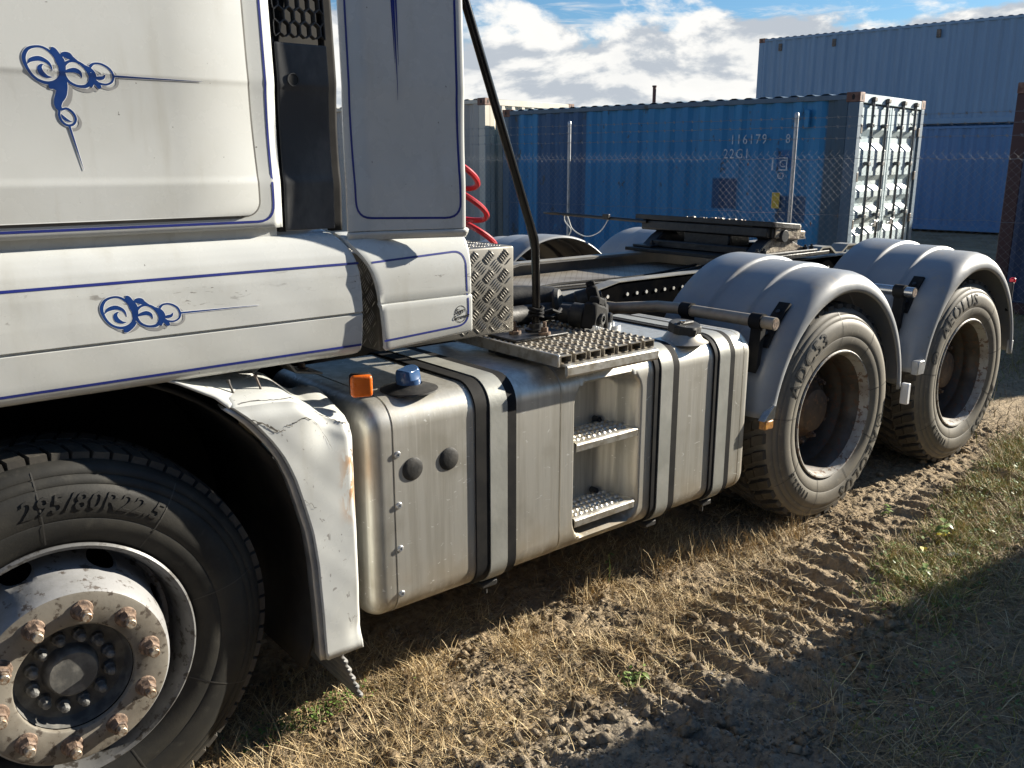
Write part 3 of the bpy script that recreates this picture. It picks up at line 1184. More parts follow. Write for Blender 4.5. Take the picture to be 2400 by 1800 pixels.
# woven mesh: one zigzag wire per column, real wire geometry
mw = 0.080
cols = int(14.6/(mw/2))
rows = int(1.70/(mw/2))
V, F = [], []
TRI = ((0.0013, 0.0), (-0.00065, 0.0011), (-0.00065, -0.0011))
for c in range(cols):
    d0 = -3.22+c*mw/2
    b0 = len(V)
    for r_ in range(rows+2 if c % 2 else rows+1):
        sg = 1 if (r_+c) % 2 else -1
        z = 0.05+r_*mw/2
        a_ = mw/4+0.003
        if r_ == rows+1:
            a_, z = mw/4*0.2, 0.05+(rows+0.85)*mw/2
        for ox, oy in TRI:
            V.append(fpos(d0+a_*sg+ox, oy+0.003*sg, z))
    for i in range(rows+1 if c % 2 else rows):
        for k in range(3):
            F.append((b0+3*i+k, b0+3*i+(k+1) % 3, b0+3*i+3+(k+1) % 3, b0+3*i+3+k))
om = link('woven_wire', fast_mesh('woven_wire', np.array([tuple(p) for p in V]), np.array(F), M['wire']), fence)
om['kind'] = 'stuff'
# a thin steel pole far behind the blue container
pole_p = CORG + CNN*9.0 + CDL*8.95
mb = MB().cyl(pole_p, pole_p+Vector((0, 0, 3.62)), 0.045, 10)
mb.cyl(pole_p+Vector((0, 0, 3.62)), pole_p+Vector((0, 0, 3.66)), 0.06, 10)
o = mb.build('steel_pole', M['crust'])
tag(o, 'thin rusty steel pole rising behind the blue container roof', 'pole')


# ================================================================== THE TRUCK
truck = thing('tractor_truck', 'white six wheel tractor truck with blue scroll ornaments and an aluminium fuel tank', 'truck', (2.2, 1.25, 0))
bpy.context.view_layer.update()


def B(mb, name, mat, parent=None, **k):
    return mb.build(name, mat, parent if parent is not None else truck, **k)


# ---------------------------------------------------------------- body side profile
def _prof():
    zs = np.arange(1.40, 3.0, 0.005)
    y = np.zeros_like(zs)
    g = np.where(zs > 1.835, 0.045, np.where(zs > 1.825, -0.25, np.where(zs > 1.615, np.interp(zs, [1.615, 1.825], [0.085, -0.085]), np.where(zs > 1.60, 0.20, -0.03))))
    y = np.cumsum(g)*0.005
    y = y-np.interp(1.5, zs, y)
    return zs, y


PZ, PY = _prof()


def yb(z):
    return float(np.interp(z, PZ, PY))


def y_frame(x, z):
    return 0.028+yb(z)+0.012*sst(0.785, 0.812, x)


def y_inner(x, z):
    return 0.023+yb(z)


# cab shell behind the panels
mb = MB().box(-1.3, 0.955, 0.075, 2.42, 1.20, 1.47)
mb.box(-1.3, 0.955, 0.16, 2.34, 1.46, 3.0)
B(mb, 'cab_shell', M['under'])
B(MB().box(-1.3, 0.80, 0.050, 0.074, 1.462, 1.500), 'door_sill', M['white'])
zz = lin(1.488, 2.95, 90)
xs = lin(-1.2, 0.77, 10)+lin(0.78, 0.812, 9)
B(MB().grid(lambda x, z: (x, y_frame(x, z), z), xs, zz), 'door_frame', M['white'], solid=0.02)


def door_xr(z):
    r = 0.035
    if z < 1.521+r:
        return 0.744-r+math.sqrt(max(0, r*r-(1.521+r-z)**2))
    return 0.744-0.010*sst(1.55, 1.9, z)


zd = [1.521+0.035*(1-math.cos(k*PI/2/8)) for k in range(9)]+lin(1.562, 2.0, 110)+lin(2.02, 2.95, 30)
door = B(MB().grid(lambda u, z: (-1.2+(door_xr(z)+1.2)*u, y_inner(0, z)-0.002, z), lin(0, 1, 12), zd), 'door', M['white'], solid=0.014, bevel=0.003)
mb = MB()
path = [(door_xr(z)+0.004, z) for z in reversed(zd)]+[(0.70, 1.517), (0.3, 1.517), (-1.2, 1.517)]
mb = ribbon(path, 0.006, y_frame, 0.0008)
B(mb, 'door_gap', M['seam'], fix=False)
st = densify(rounded([(0.782, 2.9), (0.783, 1.79), (0.786, 1.505), (-1.15, 1.505)], 0.045), 0.02)
B(ribbon(st, 0.0058, y_frame), 'pinstripe', M['stripe'], fix=False)

# dark grille panel and the black seal behind it
mb = MB().grid(lambda x, z: (x, 0.040+yb(z)*1.2, z), [0.822, 0.83, 0.90, 0.955, 0.962], lin(1.478, 1.935, 60))
gp = B(mb, 'grille_panel', M['dark_plastic'], solid=0.012, bevel=0.002)
# honeycomb part: open hexagon cells
gb = MB()
hx, hz = 0.0276, 0.0315
for j in range(24):
    for i in range(-1, 7):
        cx = 0.826+i*hx+(hx/2 if j % 2 else 0)
        cz = 1.968+j*hz
        ring_o, ring_i = [], []
        for k in range(6):
            a = PI/2+k*PI/3
            ring_o.append((min(0.962, max(0.822, cx+0.0159*math.cos(a))), cz+0.0208*math.sin(a)))
            ring_i.append((min(0.960, max(0.824, cx+0.0146*math.cos(a))), cz+0.0192*math.sin(a)))
        vs = []
        for x, z in ring_o:
            vs.append((x, 0.040+yb(z)*1.2, z))
        for x, z in ring_i:
            vs.append((x, 0.040+yb(z)*1.2, z))
        for x, z in ring_i:
            vs.append((x, 0.062+yb(z)*1.2, z))
        fs = []
        for k in range(6):
            k2 = (k+1) % 6
            fs += [(k, k2, 6+k2, 6+k), (6+k, 6+k2, 12+k2, 12+k)]
        if cx > 0.815 and cx < 0.97:
            gb.add(vs, fs)
hc = B(gb, 'honeycomb', M['dark_plastic'], gp, smooth=False)
hc['kind'] = 'stuff'
B(MB().box(0.818, 0.985, 0.105, 0.125, 1.93, 2.95), 'grille_backing', M['under'])
# round hole in the panel, its shade painted as a flat disc, with a raised rim
mb = MB().lathe([(0.0135, 0.004), (0.0135, -0.003), (0.016, -0.003), (0.016, 0.002)], 28, (0.863, 0.040+yb(1.848)*1.2, 1.848))
B(mb, 'hole_rim', M['dark_plastic'], gp)
B(MB().disc((0.863, 0.0385+yb(1.848)*1.2, 1.848), (0, -1, 0), 0.0137), 'hole_shade', M['under'], gp, fix=False)  # flat dark disc paints the shade inside the opening
B(MB().grid(lambda x, z: (x, 0.052+yb(z)*1.2, z), [0.956, 0.965, 0.984, 0.990], lin(1.47, 2.95, 60)), 'seal', M['black'], solid=0.02)
B(MB().grid(lambda x, z: (x, 0.046+yb(z)*1.2, z), [0.806, 0.814, 0.824], lin(1.475, 2.95, 60)), 'seal', M['black'], solid=0.015)


# rear side fairing, flared outwards
def y_fair(x, z):
    return 0.012+yb(z)*0.5-0.30*max(0.0, x-1.045)*sst(1.03, 1.075, x)


xs = [0.988, 0.992, 1.0, 1.02]+lin(1.035, 1.08, 10)+lin(1.1, 1.300, 12)+[1.309, 1.314, 1.317]


def fair_pt(x, z):
    e = 0.010*(1-math.sqrt(max(0, 1-(max(0, x-1.305)/0.013)**2))) if x > 1.305 else 0
    return (x, y_fair(x, z)+e+0.006*sst(1.0, 0.988, x), z)


fairing = B(MB().grid(fair_pt, xs, [1.468, 1.472, 1.478, 1.49]+lin(1.5, 2.95, 70)), 'side_fairing', M['white'], solid=0.018, bevel=0.003)
B(MB().grid(lambda x, z: (x, y_fair(x, 1.47)+0.012+0.014*sst(1.468, 1.448, z), z), lin(0.990, 1.325, 20), lin(1.445, 1.469, 5)), 'fairing_lip', M['white'], solid=0.014)
st = densify(rounded([(1.002, 2.9), (1.004, 1.80), (1.012, 1.503), (1.300, 1.497), (1.292, 1.80), (1.290, 2.9)], 0.045), 0.02)
B(ribbon(st, 0.0058, y_fair), 'pinstripe', M['stripe'], fairing, fix=False)
for dx, zt in ((-0.0115, 1.90), (0.0, 1.808), (0.0115, 1.895)):
    pts = densify([(1.128+dx*0.4+0.006, zt), (1.124+dx, 2.9)], 0.04)
    n = len(pts)
    B(ribbon(pts, [0.0006+0.0085*min(1, i/(n*0.36)) for i in range(n)], y_fair, 0.0012+0.0002*(dx > 0)), 'fine_stripe', M['stripe'], fairing, fix=False)


# lower side box under the fairing
def box_y(z):
    return interp(z, [(1.14, -0.020), (1.150, -0.025), (1.268, -0.026), (1.271, -0.018), (1.275, -0.022), (1.36, -0.021), (1.40, -0.012), (1.425, 0.000), (1.445, 0.018), (1.458, 0.044), (1.465, 0.070)])


def box_xl(z):
    return interp(z, [(1.14, 1.081), (1.20, 1.078), (1.26, 1.072), (1.30, 1.067), (1.342, 1.058), (1.375, 1.045), (1.403, 1.028), (1.43, 1.008), (1.465, 0.985)])


def box_pt(u, z):
    xl = box_xl(z)
    x = xl-0.014+(1.383-xl)*u
    zz_ = z if z > 1.2 else z+(u*0.020)*(1.2-z)/0.06
    e = 0.008*(1-math.sqrt(max(0, 1-(max(0, u-0.975)/0.025)**2))) if u > 0.975 else 0
    return (x, box_y(z)+e, zz_)


zb = [1.14, 1.145, 1.15, 1.2, 1.25, 1.266, 1.2685, 1.271, 1.2735, 1.276, 1.30, 1.33, 1.36, 1.38, 1.40, 1.412, 1.425, 1.435, 1.445, 1.452, 1.458, 1.465]
sbox = B(MB().grid(box_pt, lin(0, 0.97, 20)+[0.98, 0.987, 0.993, 0.998, 1.0], zb), 'side_box', M['white'], solid=0.016, bevel=0.002)


def y_box(x, z):
    return box_y(z)


st = densify(rounded([(1.036, 1.386), (1.346, 1.400), (1.352, 1.184), (1.061, 1.169)], 0.04), 0.012)
B(ribbon(st, 0.0055, y_box), 'pinstripe', M['stripe'], sbox, fix=False)
# round sticker with script lettering
mb = MB()
n = 40
vs = []
for k in range(n):
    a = 2*PI*k/n
    if 0.30 < a < 0.75 or 3.3 < a < 3.9:
        pass
    for r_ in (0.0205, 0.0222):
        vs.append((1.322+r_*math.cos(a)*1.0, -0.0262, 1.217+r_*math.sin(a)*1.12))
fs = [(2*k, 2*((k+1) % n), 2*((k+1) % n)+1, 2*k+1) for k in range(n)]
mb.add(vs, fs)
B(mb, 'sticker_ring', M['black_vinyl'], sbox, fix=False)
mb = MB()
for txt, dx, dz_, s_ in (('Sign', -0.003, 0.0085, 0.021), ('Groove', 0.002, -0.0085, 0.0185)):
    V, F = text_data(txt, s_, 0.25)
    q = extrude_flat(V, F, lambda a, b, h: (1.322+dx+a, -0.0264-h, 1.217+dz_+b+a*0.10), 0.0006)
    mb.add(q.v, q.f)
o = B(mb, 'sticker_lettering', M['black_vinyl'], sbox, smooth=False)
o['kind'] = 'stuff'


# lower skirt panel of the cab
def sk_y(z):
    return interp(z, [(1.130, 0.050), (1.133, 0.030), (1.138, 0.016), (1.146, 0.006), (1.16, 0.001), (1.20, -0.002), (1.246, -0.004), (1.249, 0.003), (1.252, 0.003), (1.255, -0.006),
                      (1.30, -0.006), (1.36, -0.003), (1.39, 0.001), (1.41, 0.006), (1.43, 0.015), (1.445, 0.024), (1.458, 0.036), (1.467, 0.052), (1.474, 0.078)])


def sk_xr(z):
    return interp(z, [(1.13, 1.000), (1.14, 1.007), (1.16, 1.011), (1.25, 1.014), (1.32, 1.013), (1.36, 1.010), (1.395, 1.002), (1.43, 0.986), (1.455, 0.966), (1.474, 0.945)])


def sk_pt(u, z):
    x = -1.25+(sk_xr(z)+1.25)*u
    d = max(0, x-(sk_xr(z)-0.014))/0.014
    dent = 0.0035*math.sin(x*9+1)*math.sin(z*23)+0.002*math.sin(x*31+z*40)
    return (x, sk_y(z)+0.012*(1-math.sqrt(max(0, 1-d*d)))+dent*0.14, z)


zs_ = [1.130, 1.133, 1.138, 1.146, 1.16, 1.18, 1.20, 1.22, 1.246, 1.249, 1.252, 1.255]+lin(1.265, 1.36, 20)+lin(1.365, 1.474, 24)
us_ = lin(0, 0.99, 130)+[0.9935, 0.9955, 0.997, 0.9985, 0.9995, 1.0]
skirt = B(MB().grid(sk_pt, us_, zs_), 'cab_skirt', M['white'], solid=0.012, bevel=0.002)


def y_sk(x, z):
    return sk_y(z)+0.14*(0.0035*math.sin(x*9+1)*math.sin(z*23)+0.002*math.sin(x*31+z*40))


for z0, z1 in ((1.383, 1.386), (1.155, 1.163)):
    B(ribbon(densify([(-1.2, z0), (1.004, z1)], 0.03), 0.0062, y_sk, 0.0009), 'pinstripe', M['stripe'], skirt, fix=False)


# ---------------------------------------------------------------- painted scroll ornaments
def smooth_path(pts, n=8):
    """Catmull-Rom through the points"""
    P = [pts[0]]+list(pts)+[pts[-1]]
    out = []
    for i in range(1, len(P)-2):
        for k in range(n):
            t = k/n
            q = []
            for d in range(len(P[0])):
                a, b, c, e = P[i-1][d], P[i][d], P[i+1][d], P[i+2][d]
                q.append(0.5*(2*b+(c-a)*t+(2*a-5*b+4*c-e)*t*t+(3*b-a-3*c+e)*t*t*t))
            out.append(tuple(q))
    out.append(tuple(P[-2]))
    return out


# strokes as (u, v, width) in ornament units read off the sign writing, v down
STROKES = [
    # large ring
    [(960, 600, 22), (955, 530, 20), (925, 475, 16), (880, 447, 13), (835, 448, 14), (790, 470, 18), (765, 515, 22), (768, 560, 19), (790, 605, 15), (825, 636, 15), (870, 648, 18), (915, 640, 24), (950, 612, 26), (965, 560, 18), (958, 530, 14)],
    [(778, 556, 2), (800, 530, 22), (845, 514, 28), (885, 524, 20), (905, 545, 12), (913, 575, 2)],
    [(910, 610, 2), (880, 612, 18), (850, 594, 30), (843, 568, 26), (856, 548, 12), (868, 545, 2)],
    # middle ring
    [(1128, 600, 22), (1122, 560, 20), (1098, 520, 20), (1055, 497, 15), (1015, 502, 15), (985, 525, 20), (972, 555, 24), (980, 595, 20), (1005, 625, 16), (1050, 640, 15), (1100, 632, 22), (1128, 600, 26)],
    [(975, 575, 2), (1000, 560, 20), (1040, 550, 28), (1068, 562, 20), (1078, 590, 2)],
    # small ring
    [(1140, 590, 12), (1170, 603, 13), (1215, 606, 12), (1252, 585, 12), (1263, 550, 13), (1245, 510, 13), (1200, 488, 12), (1155, 492, 13), (1128, 515, 20)],
    [(1146, 580, 4), (1170, 575, 20), (1200, 568, 20), (1216, 546, 2)],
    # leaves and lobes
    [(918, 446, 22), (932, 452, 34), (948, 478, 40), (962, 510, 52), (970, 545, 40), (965, 600, 24)],
    [(965, 480, 6), (985, 468, 30), (1012, 470, 40), (1032, 482, 26), (1060, 495, 12)],
    [(1100, 515, 14), (1126, 540, 40), (1140, 572, 46), (1130, 606, 38), (1122, 634, 22)],
    [(1140, 590, 20), (1160, 606, 30), (1175, 626, 26), (1182, 634, 16)],
    [(962, 606, 30), (940, 634, 34), (905, 662, 34), (884, 668, 20)],
    # long fine line
    [(1262, 549, 12), (1450, 531, 9), (1650, 511, 5), (1832, 493, 1)],
]
US = 0.000345
STEM = [
    [(960, 600, 34), (962, 640, 58), (950, 700, 62), (930, 742, 50), (925, 775, 40), (938, 800, 24)],
    [(905, 650, 30), (930, 668, 34), (955, 660, 30)],
    [(930, 800, 14), (925, 832, 14), (938, 866, 14), (968, 884, 14), (1002, 872, 14), (1018, 838, 14), (1003, 802, 14), (972, 784, 14), (940, 795, 14)],
    [(938, 822, 4), (950, 842, 18), (975, 856, 12), (996, 858, 2)],
    [(976, 884, 12), (1000, 1000, 8), (1030, 1150, 1)],
]


def ornament(strokes, X0, Z0, yf, parent, shear=0.104):
    def mp(u, v):
        return (X0+(u-1262)*US, Z0-((v-549)+shear*(u-1262))*US)

    def lay(name, mat, grow, dx, dz_, off, sel):
        mb = MB()
        for i, sk in enumerate(sel):
            pts = smooth_path(sk, 7)
            path = [(mp(u, v)[0]+dx, mp(u, v)[1]+dz_) for u, v, w in pts]
            ws = [(max(1.0, w)+grow)*US for u, v, w in pts]
            q = ribbon(path, ws, yf, off+0.000012*i)
            # round ends
            mb.add(q.v, q.f)
        o = B(mb, name, mat, parent, fix=False, smooth=False)
        o['kind'] = 'stuff'
        return o
    big = [s for s in strokes if len(s) > 3 and s[-1][2] >= 2]
    lay('ornament_shadow', M['ornament_grey'], 4, 0.0085, -0.0085, 0.0004, [s for s in big if len(s) > 4])
    mb = MB()
    for sk in strokes:
        if len(sk) >= 9:
            pts = smooth_path(sk, 5)
            cu_ = sum(p[0] for p in pts)/len(pts)
            cv_ = sum(p[1] for p in pts)/len(pts)
            m_ = len(pts)
            vs = []
            for q_ in (1.0, 0.8, 0.6, 0.4, 0.2, 0.02):
                for u, v, w in pts:
                    x, z = mp(cu_+(u-cu_)*q_, cv_+(v-cv_)*q_)
                    vs.append((x, yf(x, z)-0.00062, z))
            mb.add(vs, [(i*m_+k, i*m_+(k+1) % m_, (i+1)*m_+(k+1) % m_, (i+1)*m_+k) for i in range(5) for k in range(m_)])
    o = B(mb, 'ornament_field', M['white'], parent, fix=False, smooth=False)
    o['kind'] = 'stuff'
    lay('ornament_outline', M['white_vinyl'], 7, 0, 0, 0.0008, strokes[:])
    lay('ornament', M['blue'], 0, 0, 0, 0.00105, strokes)


ornament(STROKES, 0.517, 1.3035, y_sk, skirt)
ornament(STROKES+STEM, 0.4285, 1.8305, lambda x, z: y_inner(x, z)-0.002, door)


# ---------------------------------------------------------------- cracked front mudguard (fender)
ARCH = [(0.285, 0.823), (0.42, 0.820), (0.575, 0.814), (0.68, 0.802), (0.765, 0.781), (0.835, 0.762), (0.90, 0.736), (0.95, 0.706), (1.00, 0.667), (1.03, 0.640), (1.06, 0.605), (1.10, 0.56), (1.15, 0.47)]
CREASE = [(0.0, 1.060), (0.30, 1.056), (0.47, 1.050), (0.58, 1.020), (0.68, 0.992), (0.80, 0.972), (0.92, 0.960), (1.0, 0.950)]


def fd_noise(x, z):
    return 0.006*math.sin(x*37+z*11)*math.sin(z*29+2)+0.003*math.sin(x*83+1)*math.sin(z*71)


def fender_pt(u, v):
    """v 0..1 outer face bottom to crease, 1..2 ledge going inwards"""
    zt = interp(u, CREASE)
    if v <= 1:
        z = 0.285+(zt-0.285)*v
        xa = interp(z, ARCH)
        xr = 0.944-0.004*sst(0.5, 0.285, z)-0.02*sst(0.9, 0.98, z)*0
        x = xa+(xr-xa)*u
        y = -0.050+0.020*sst(0.88, 1.0, u)*sst(0.0, 0.2, v)+fd_noise(x, z)*0.13
        y += 0.012*sst(0.93, 1.0, v)**2
        # soft dent below the broken corner
        y += 0.016*math.exp(-((x-0.865)/0.045)**2-((z-0.965)/0.05)**2)
        y += 0.012*math.exp(-((x-0.93)/0.03)**2-((z-0.34)/0.03)**2)
        y += 0.016*sst(0.03, 0.0, u)
    else:
        w = v-1
        p = fender_pt(u, 1.0)
        x = p[0]+0.012*w+0.02*w*u
        y = p[1]+0.006*sst(0, 0.1, w)+0.22*w
        z = p[2]+0.014*sst(0, 0.12, w)+0.030*w+0.010*math.sin(u*9)*w
        z -= 0.020*math.exp(-((u-0.62)/0.12)**2)*sst(0, 0.3, w)
    return (x, y, z)


us_ = [0, 0.015, 0.03]+lin(0.06, 1.0, 30)
vs2 = lin(0, 0.9, 30)+lin(0.92, 1.0, 8)+lin(1.04, 2.0, 14)
fender = B(MB().grid(fender_pt, us_, vs2), 'front_fender', M['fender'], solid=0.006, angle=50)


# upper part of the arch, running forward under the skirt
def fend2(u, w):
    x = interp(u, [(0, 0.47), (0.4, 0.535), (0.7, 0.58), (1.0, 0.607)])
    z = interp(x, [(0.40, 1.172), (0.50, 1.135), (0.58, 1.090), (0.607, 1.062)])
    x2 = interp(u, [(0, 0.50), (0.4, 0.60), (1, 0.80)])
    z2 = interp(u, [(0, 1.150), (0.4, 1.115), (1, 1.094)])
    return (x+(x2-x)*w, -0.038+0.06*(1-u)+0.25*w, z+(z2-z)*w+0.012*math.sin(w*PI)*sst(0, 0.5, u))


B(MB().grid(fend2, lin(0, 1, 20), lin(0, 1, 14)), 'fender_top', M['fender'], solid=0.006, angle=50)
mb = MB().grid(lambda v, w: (fender_pt(1.0, v)[0]+0.001, fender_pt(1.0, v)[1]+0.004+0.26*w, fender_pt(1.0, v)[2]-0.001), lin(0, 1, 24), [0, 0.06, 0.5, 1.0])
B(mb, 'fender_sun_block', M['fender'], fender, solid=0.004)  # flange added to stop sun slipping in behind the fender
# rolled arch edge
arch = [(fender_pt(0, v)[0], fender_pt(0, v)[1], fender_pt(0, v)[2]) for v in lin(0, 1, 40)]
mb = MB()
vs, fs = [], []
for p in arch:
    vs += [(p[0]+0.001, p[1]-0.004, p[2]), (p[0]-0.010, p[1]+0.004, p[2]-0.003), (p[0]-0.004, p[1]+0.045, p[2])]
for i in range(len(arch)-1):
    a = 3*i
    fs += [(a, a+3, a+4, a+1), (a+1, a+4, a+5, a+2)]
mb.add(vs, fs)
B(mb, 'arch_edge', M['galv'], fender, solid=0.003)
rr = random.Random(7)


def crack(pts, w, seed):
    r = random.Random(seed)
    P = []
    for (u0, v0), (u1, v1) in zip(pts, pts[1:]):
        for k in range(6):
            t_ = k/6
            P.append((u0+(u1-u0)*t_+r.uniform(-0.012, 0.012), v0+(v1-v0)*t_+r.uniform(-0.006, 0.006)))
    P.append(pts[-1])
    mb = MB()
    vs = []
    for i, (u, v) in enumerate(P):
        ww = w*(0.35+r.random())*(1 if 0 < i < len(P)-1 else 0.2)
        a = Vector(fender_pt(min(1, max(0, u)), v))
        vs += [a+Vector((0, -0.0016, ww/2)), a+Vector((0, -0.0016, -ww/2))]
    mb.add(vs, [(2*i, 2*i+1, 2*i+3, 2*i+2) for i in range(len(P)-1)])
    B(mb, 'crack', M['crack'], fender, fix=False, smooth=False)


crack([(0.10, 0.90), (0.22, 0.905), (0.40, 0.93), (0.55, 0.955)], 0.0022, 1)
crack([(0.0, 0.64), (0.10, 0.62), (0.20, 0.60)], 0.0024, 2)
crack([(1.0, 0.985), (0.93, 0.955), (0.95, 0.90), (1.0, 0.86)], 0.0042, 3)
crack([(0.55, 0.96), (0.62, 0.92), (0.66, 0.86)], 0.0014, 4)
crack([(0.02, 0.95), (0.10, 0.93), (0.15, 0.90)], 0.0060, 5)
crack([(0.06, 1.04), (0.2, 1.05), (0.36, 1.035), (0.50, 1.06)], 0.0030, 6)
crack([(0.70, 0.10), (0.74, 0.15), (0.86, 0.16)], 0.0020, 7)
crack([(0.62, 1.01), (0.75, 1.02), (0.88, 1.0), (0.96, 1.01)], 0.0036, 8)
for x, y in ((0.640, 0.020), (0.715, 0.026)):
    zt_ = 1.076
    q = MB().cyl((x+0.004, y, zt_-0.004), (x-0.008, y+0.004, zt_+0.036), 0.0032, 8)
    q.cyl((x-0.0078, y+0.004, zt_+0.034), (x-0.009, y+0.0045, zt_+0.041), 0.0052, 8)
    B(q, 'fixing_pin', M['dark_steel'], fender)
# mud flap below, ribbed rubber
mb = MB()


def flap_pt(u, w):
    z = 0.30-0.215*w
    x = 0.885+0.075*w
    return (x+0.004*math.sin(w*42), 0.004+0.5*u+0.0045*math.cos(w*42)*(1-u), z)


B(mb.grid(flap_pt, lin(0, 1, 6), lin(0, 1, 60)), 'mud_flap', M['flap'], solid=0.012)
# arch lining and dark underbody
mb = MB().lathe([(0.69, 0.05), (0.69, 0.80)], 40, (0.175, 0, 0.5), 'y', a0=R(-24), a1=R(205))
B(mb, 'wheel_arch', M['under'], solid=0.01)
mb = MB().box(-1.0, 0.95, 0.78, 1.72, 0.42, 1.18)
mb.box(-1.3, 1.0, 0.10, 2.40, 1.17, 1.21)
B(mb, 'engine_bay', M['under'])
# small bracket with a bolt between skirt and tank
mb = MB().prism([(0.86, 1.115), (0.865, 1.115), (0.905, 1.066), (0.985, 1.050), (0.985, 1.044), (0.900, 1.060)], 'y', 0.20, 0.30)
br = B(mb, 'mounting_bracket', M['rail_light'], smooth=False, bevel=0.002)
q = MB().cyl((0.945, 0.255, 1.05), (0.945, 0.255, 1.075), 0.011, 6)
q.cyl((0.945, 0.255, 1.05), (0.945, 0.255, 1.060), 0.018, 12)
B(q, 'bolt', M['rust'], br)


# ---------------------------------------------------------------- wheels
TYRE = [(0.292, 0.030), (0.300, 0.004), (0.312, -0.006), (0.335, -0.014), (0.365, -0.022), (0.368, -0.0205), (0.371, -0.0225), (0.395, -0.0245), (0.420, -0.022), (0.445, -0.014),
        (0.447, -0.0105), (0.450, -0.0115), (0.466, -0.002), (0.468, 0.002), (0.471, 0.001), (0.486, 0.012), (0.494, 0.022), (0.497, 0.030), (0.497, 0.046)]
TYRE_R = [(r, 0.270-y) for r, y in reversed(TYRE)]


def tyre_y(r):
    return interp(r, [(a, b) for a, b in TYRE[1:-1]])


def hexnut(c, r, h, stud, nrm=-1):
    """wheel nut on a plane facing -y: washer flange, hex body, stud"""
    x, y, z = c
    mb = MB()
    mb.lathe([(0.0, -0.003), (r*1.32, -0.001), (r*1.36, 0.0), (r*1.28, 0.008*0.5), (r*1.02, 0.006), (0, 0.006)], 18, (x, y, z), 'y')
    mb.v = [(v[0], y-(v[1]-y), v[2]) for v in mb.v]
    o0 = len(mb.v)
    rot_ = (x*37+z*53) % 1.0
    ring = []
    for (rr_, hh) in ((r, 0.004), (r, h*0.86), (r*0.82, h), (stud, h), (stud, h+0.012), (stud*0.8, h+0.014)):
        for k in range(6 if rr_ > stud*1.1 else 6):
            a = rot_+k*PI/3
            ring.append((x+rr_*math.cos(a), y-hh, z+rr_*math.sin(a)))
    fs = []
    for i in range(5):
        for k in range(6):
            fs.append((i*6+k, i*6+(k+1) % 6, i*6+6+(k+1) % 6, i*6+6+k))
    fs.append(tuple(30+k for k in range(6)))
    mb.add(ring, fs)
    return mb


def tyre_text(txt, size, theta, rc, mat, parent, space=1.08, h=0.0020, name='tyre_lettering', shear=0.0, wide=1.0):
    V, F = text_data(txt, size, shear, space, bold=size*0.006)
    V, F = refine(V, F, 0.011)
    th = R(theta)

    def fn(a, b, hh):
        r = rc+b*1.0
        ang = th-a*wide/rc
        return (r*math.cos(ang), tyre_y(r)-hh-0.0004, r*math.sin(ang))
    o = B(extrude_flat(V, F, fn, h), name, mat, parent, smooth=False)
    o['kind'] = 'stuff'
    return o


def tread(kind, mat, parent):
    mb = MB()
    N = 42 if kind == 'rear' else 70
    for k in range(N):
        a0 = 2*PI*k/N
        da = 2*PI/N
        for half in (0, 1):
            # chevron lug: from shoulder to centre line
            ys = [0.019, 0.075, 0.078, 0.129] if kind == 'rear' else [0.030, 0.085, 0.085, 0.13]
            for (ya, yb_, s0, s1) in ((ys[0], ys[1], 0.0, 0.30), (ys[2], ys[3], 0.42, 0.80)):
                w = da*(0.62 if kind == 'rear' else 0.86)
                vs = []
                for rr_, sh in ((0.490, 0.0), (0.5205, 0.002)):
                    for (y, s) in ((ya, s0), (yb_, s1)):
                        y2 = y+(sh if y == ya else -sh)
                        rad = rr_-(0.007 if y < 0.05 and rr_ > 0.51 else 0)
                        for e in (0, 1):
                            a = a0+da*s*0.9+e*w+(sh*2 if e == 0 else -sh*2)
                            yy = y2 if half == 0 else 0.270-y2
                            if half == 1:
                                a += da*0.5
                            vs.append((rad*math.cos(a), yy, rad*math.sin(a)))
                mb.add(vs, [(0, 1, 3, 2), (4, 6, 7, 5), (0, 4, 5, 1), (2, 3, 7, 6), (0, 2, 6, 4), (1, 5, 7, 3)])
    o = B(mb, 'tread_blocks', mat, parent, smooth=False)
    o['kind'] = 'stuff'


def add_tyre(w, rubber_m, kind):
    ty = MB().lathe(TYRE+TYRE_R, 128, (0, 0, 0), 'y')
    o = B(ty, 'tyre', [rubber_m, M['tread']], w, angle=60)
    for p in o.data.polygons:
        c = p.center
        if math.hypot(c.x, c.z) > 0.497:
            p.material_index = 1
    tread(kind, M['tread'], w)
    # mould lines across the sidewall
    mb = MB()
    for k in range(9):
        a = 2*PI*(k+0.31)/9
        vs = []
        for r_ in lin(0.312, 0.495, 16):
            for d in (-0.0016, 0.0016):
                vs.append((r_*math.cos(a+d/r_*1.0), tyre_y(r_)-0.0012, r_*math.sin(a+d/r_)))
        mb.add(vs, [(2*i, 2*i+2, 2*i+3, 2*i+1) for i in range(15)])
    o = B(mb, 'mould_line', M['letters'], w, fix=False, smooth=False)
    o['kind'] = 'stuff'


def cut(mb, cutters, name):
    """subtract each cutter from a closed mesh, return mesh data"""
    a = mb.build('tmp_body', M['under'], None, smooth=False)
    objs = []
    for q in cutters:
        c = q.build('tmp_cut', M['under'], None, smooth=False)
        objs.append(c)
        md = a.modifiers.new('b', 'BOOLEAN')
        md.operation = 'DIFFERENCE'
        md.solver = 'EXACT'
        md.object = c
    dg = bpy.context.evaluated_depsgraph_get()
    dg.update()
    me = bpy.data.meshes.new_from_object(a.evaluated_get(dg))
    me.name = name
    for c in objs+[a]:
        bpy.data.objects.remove(c)
    return me


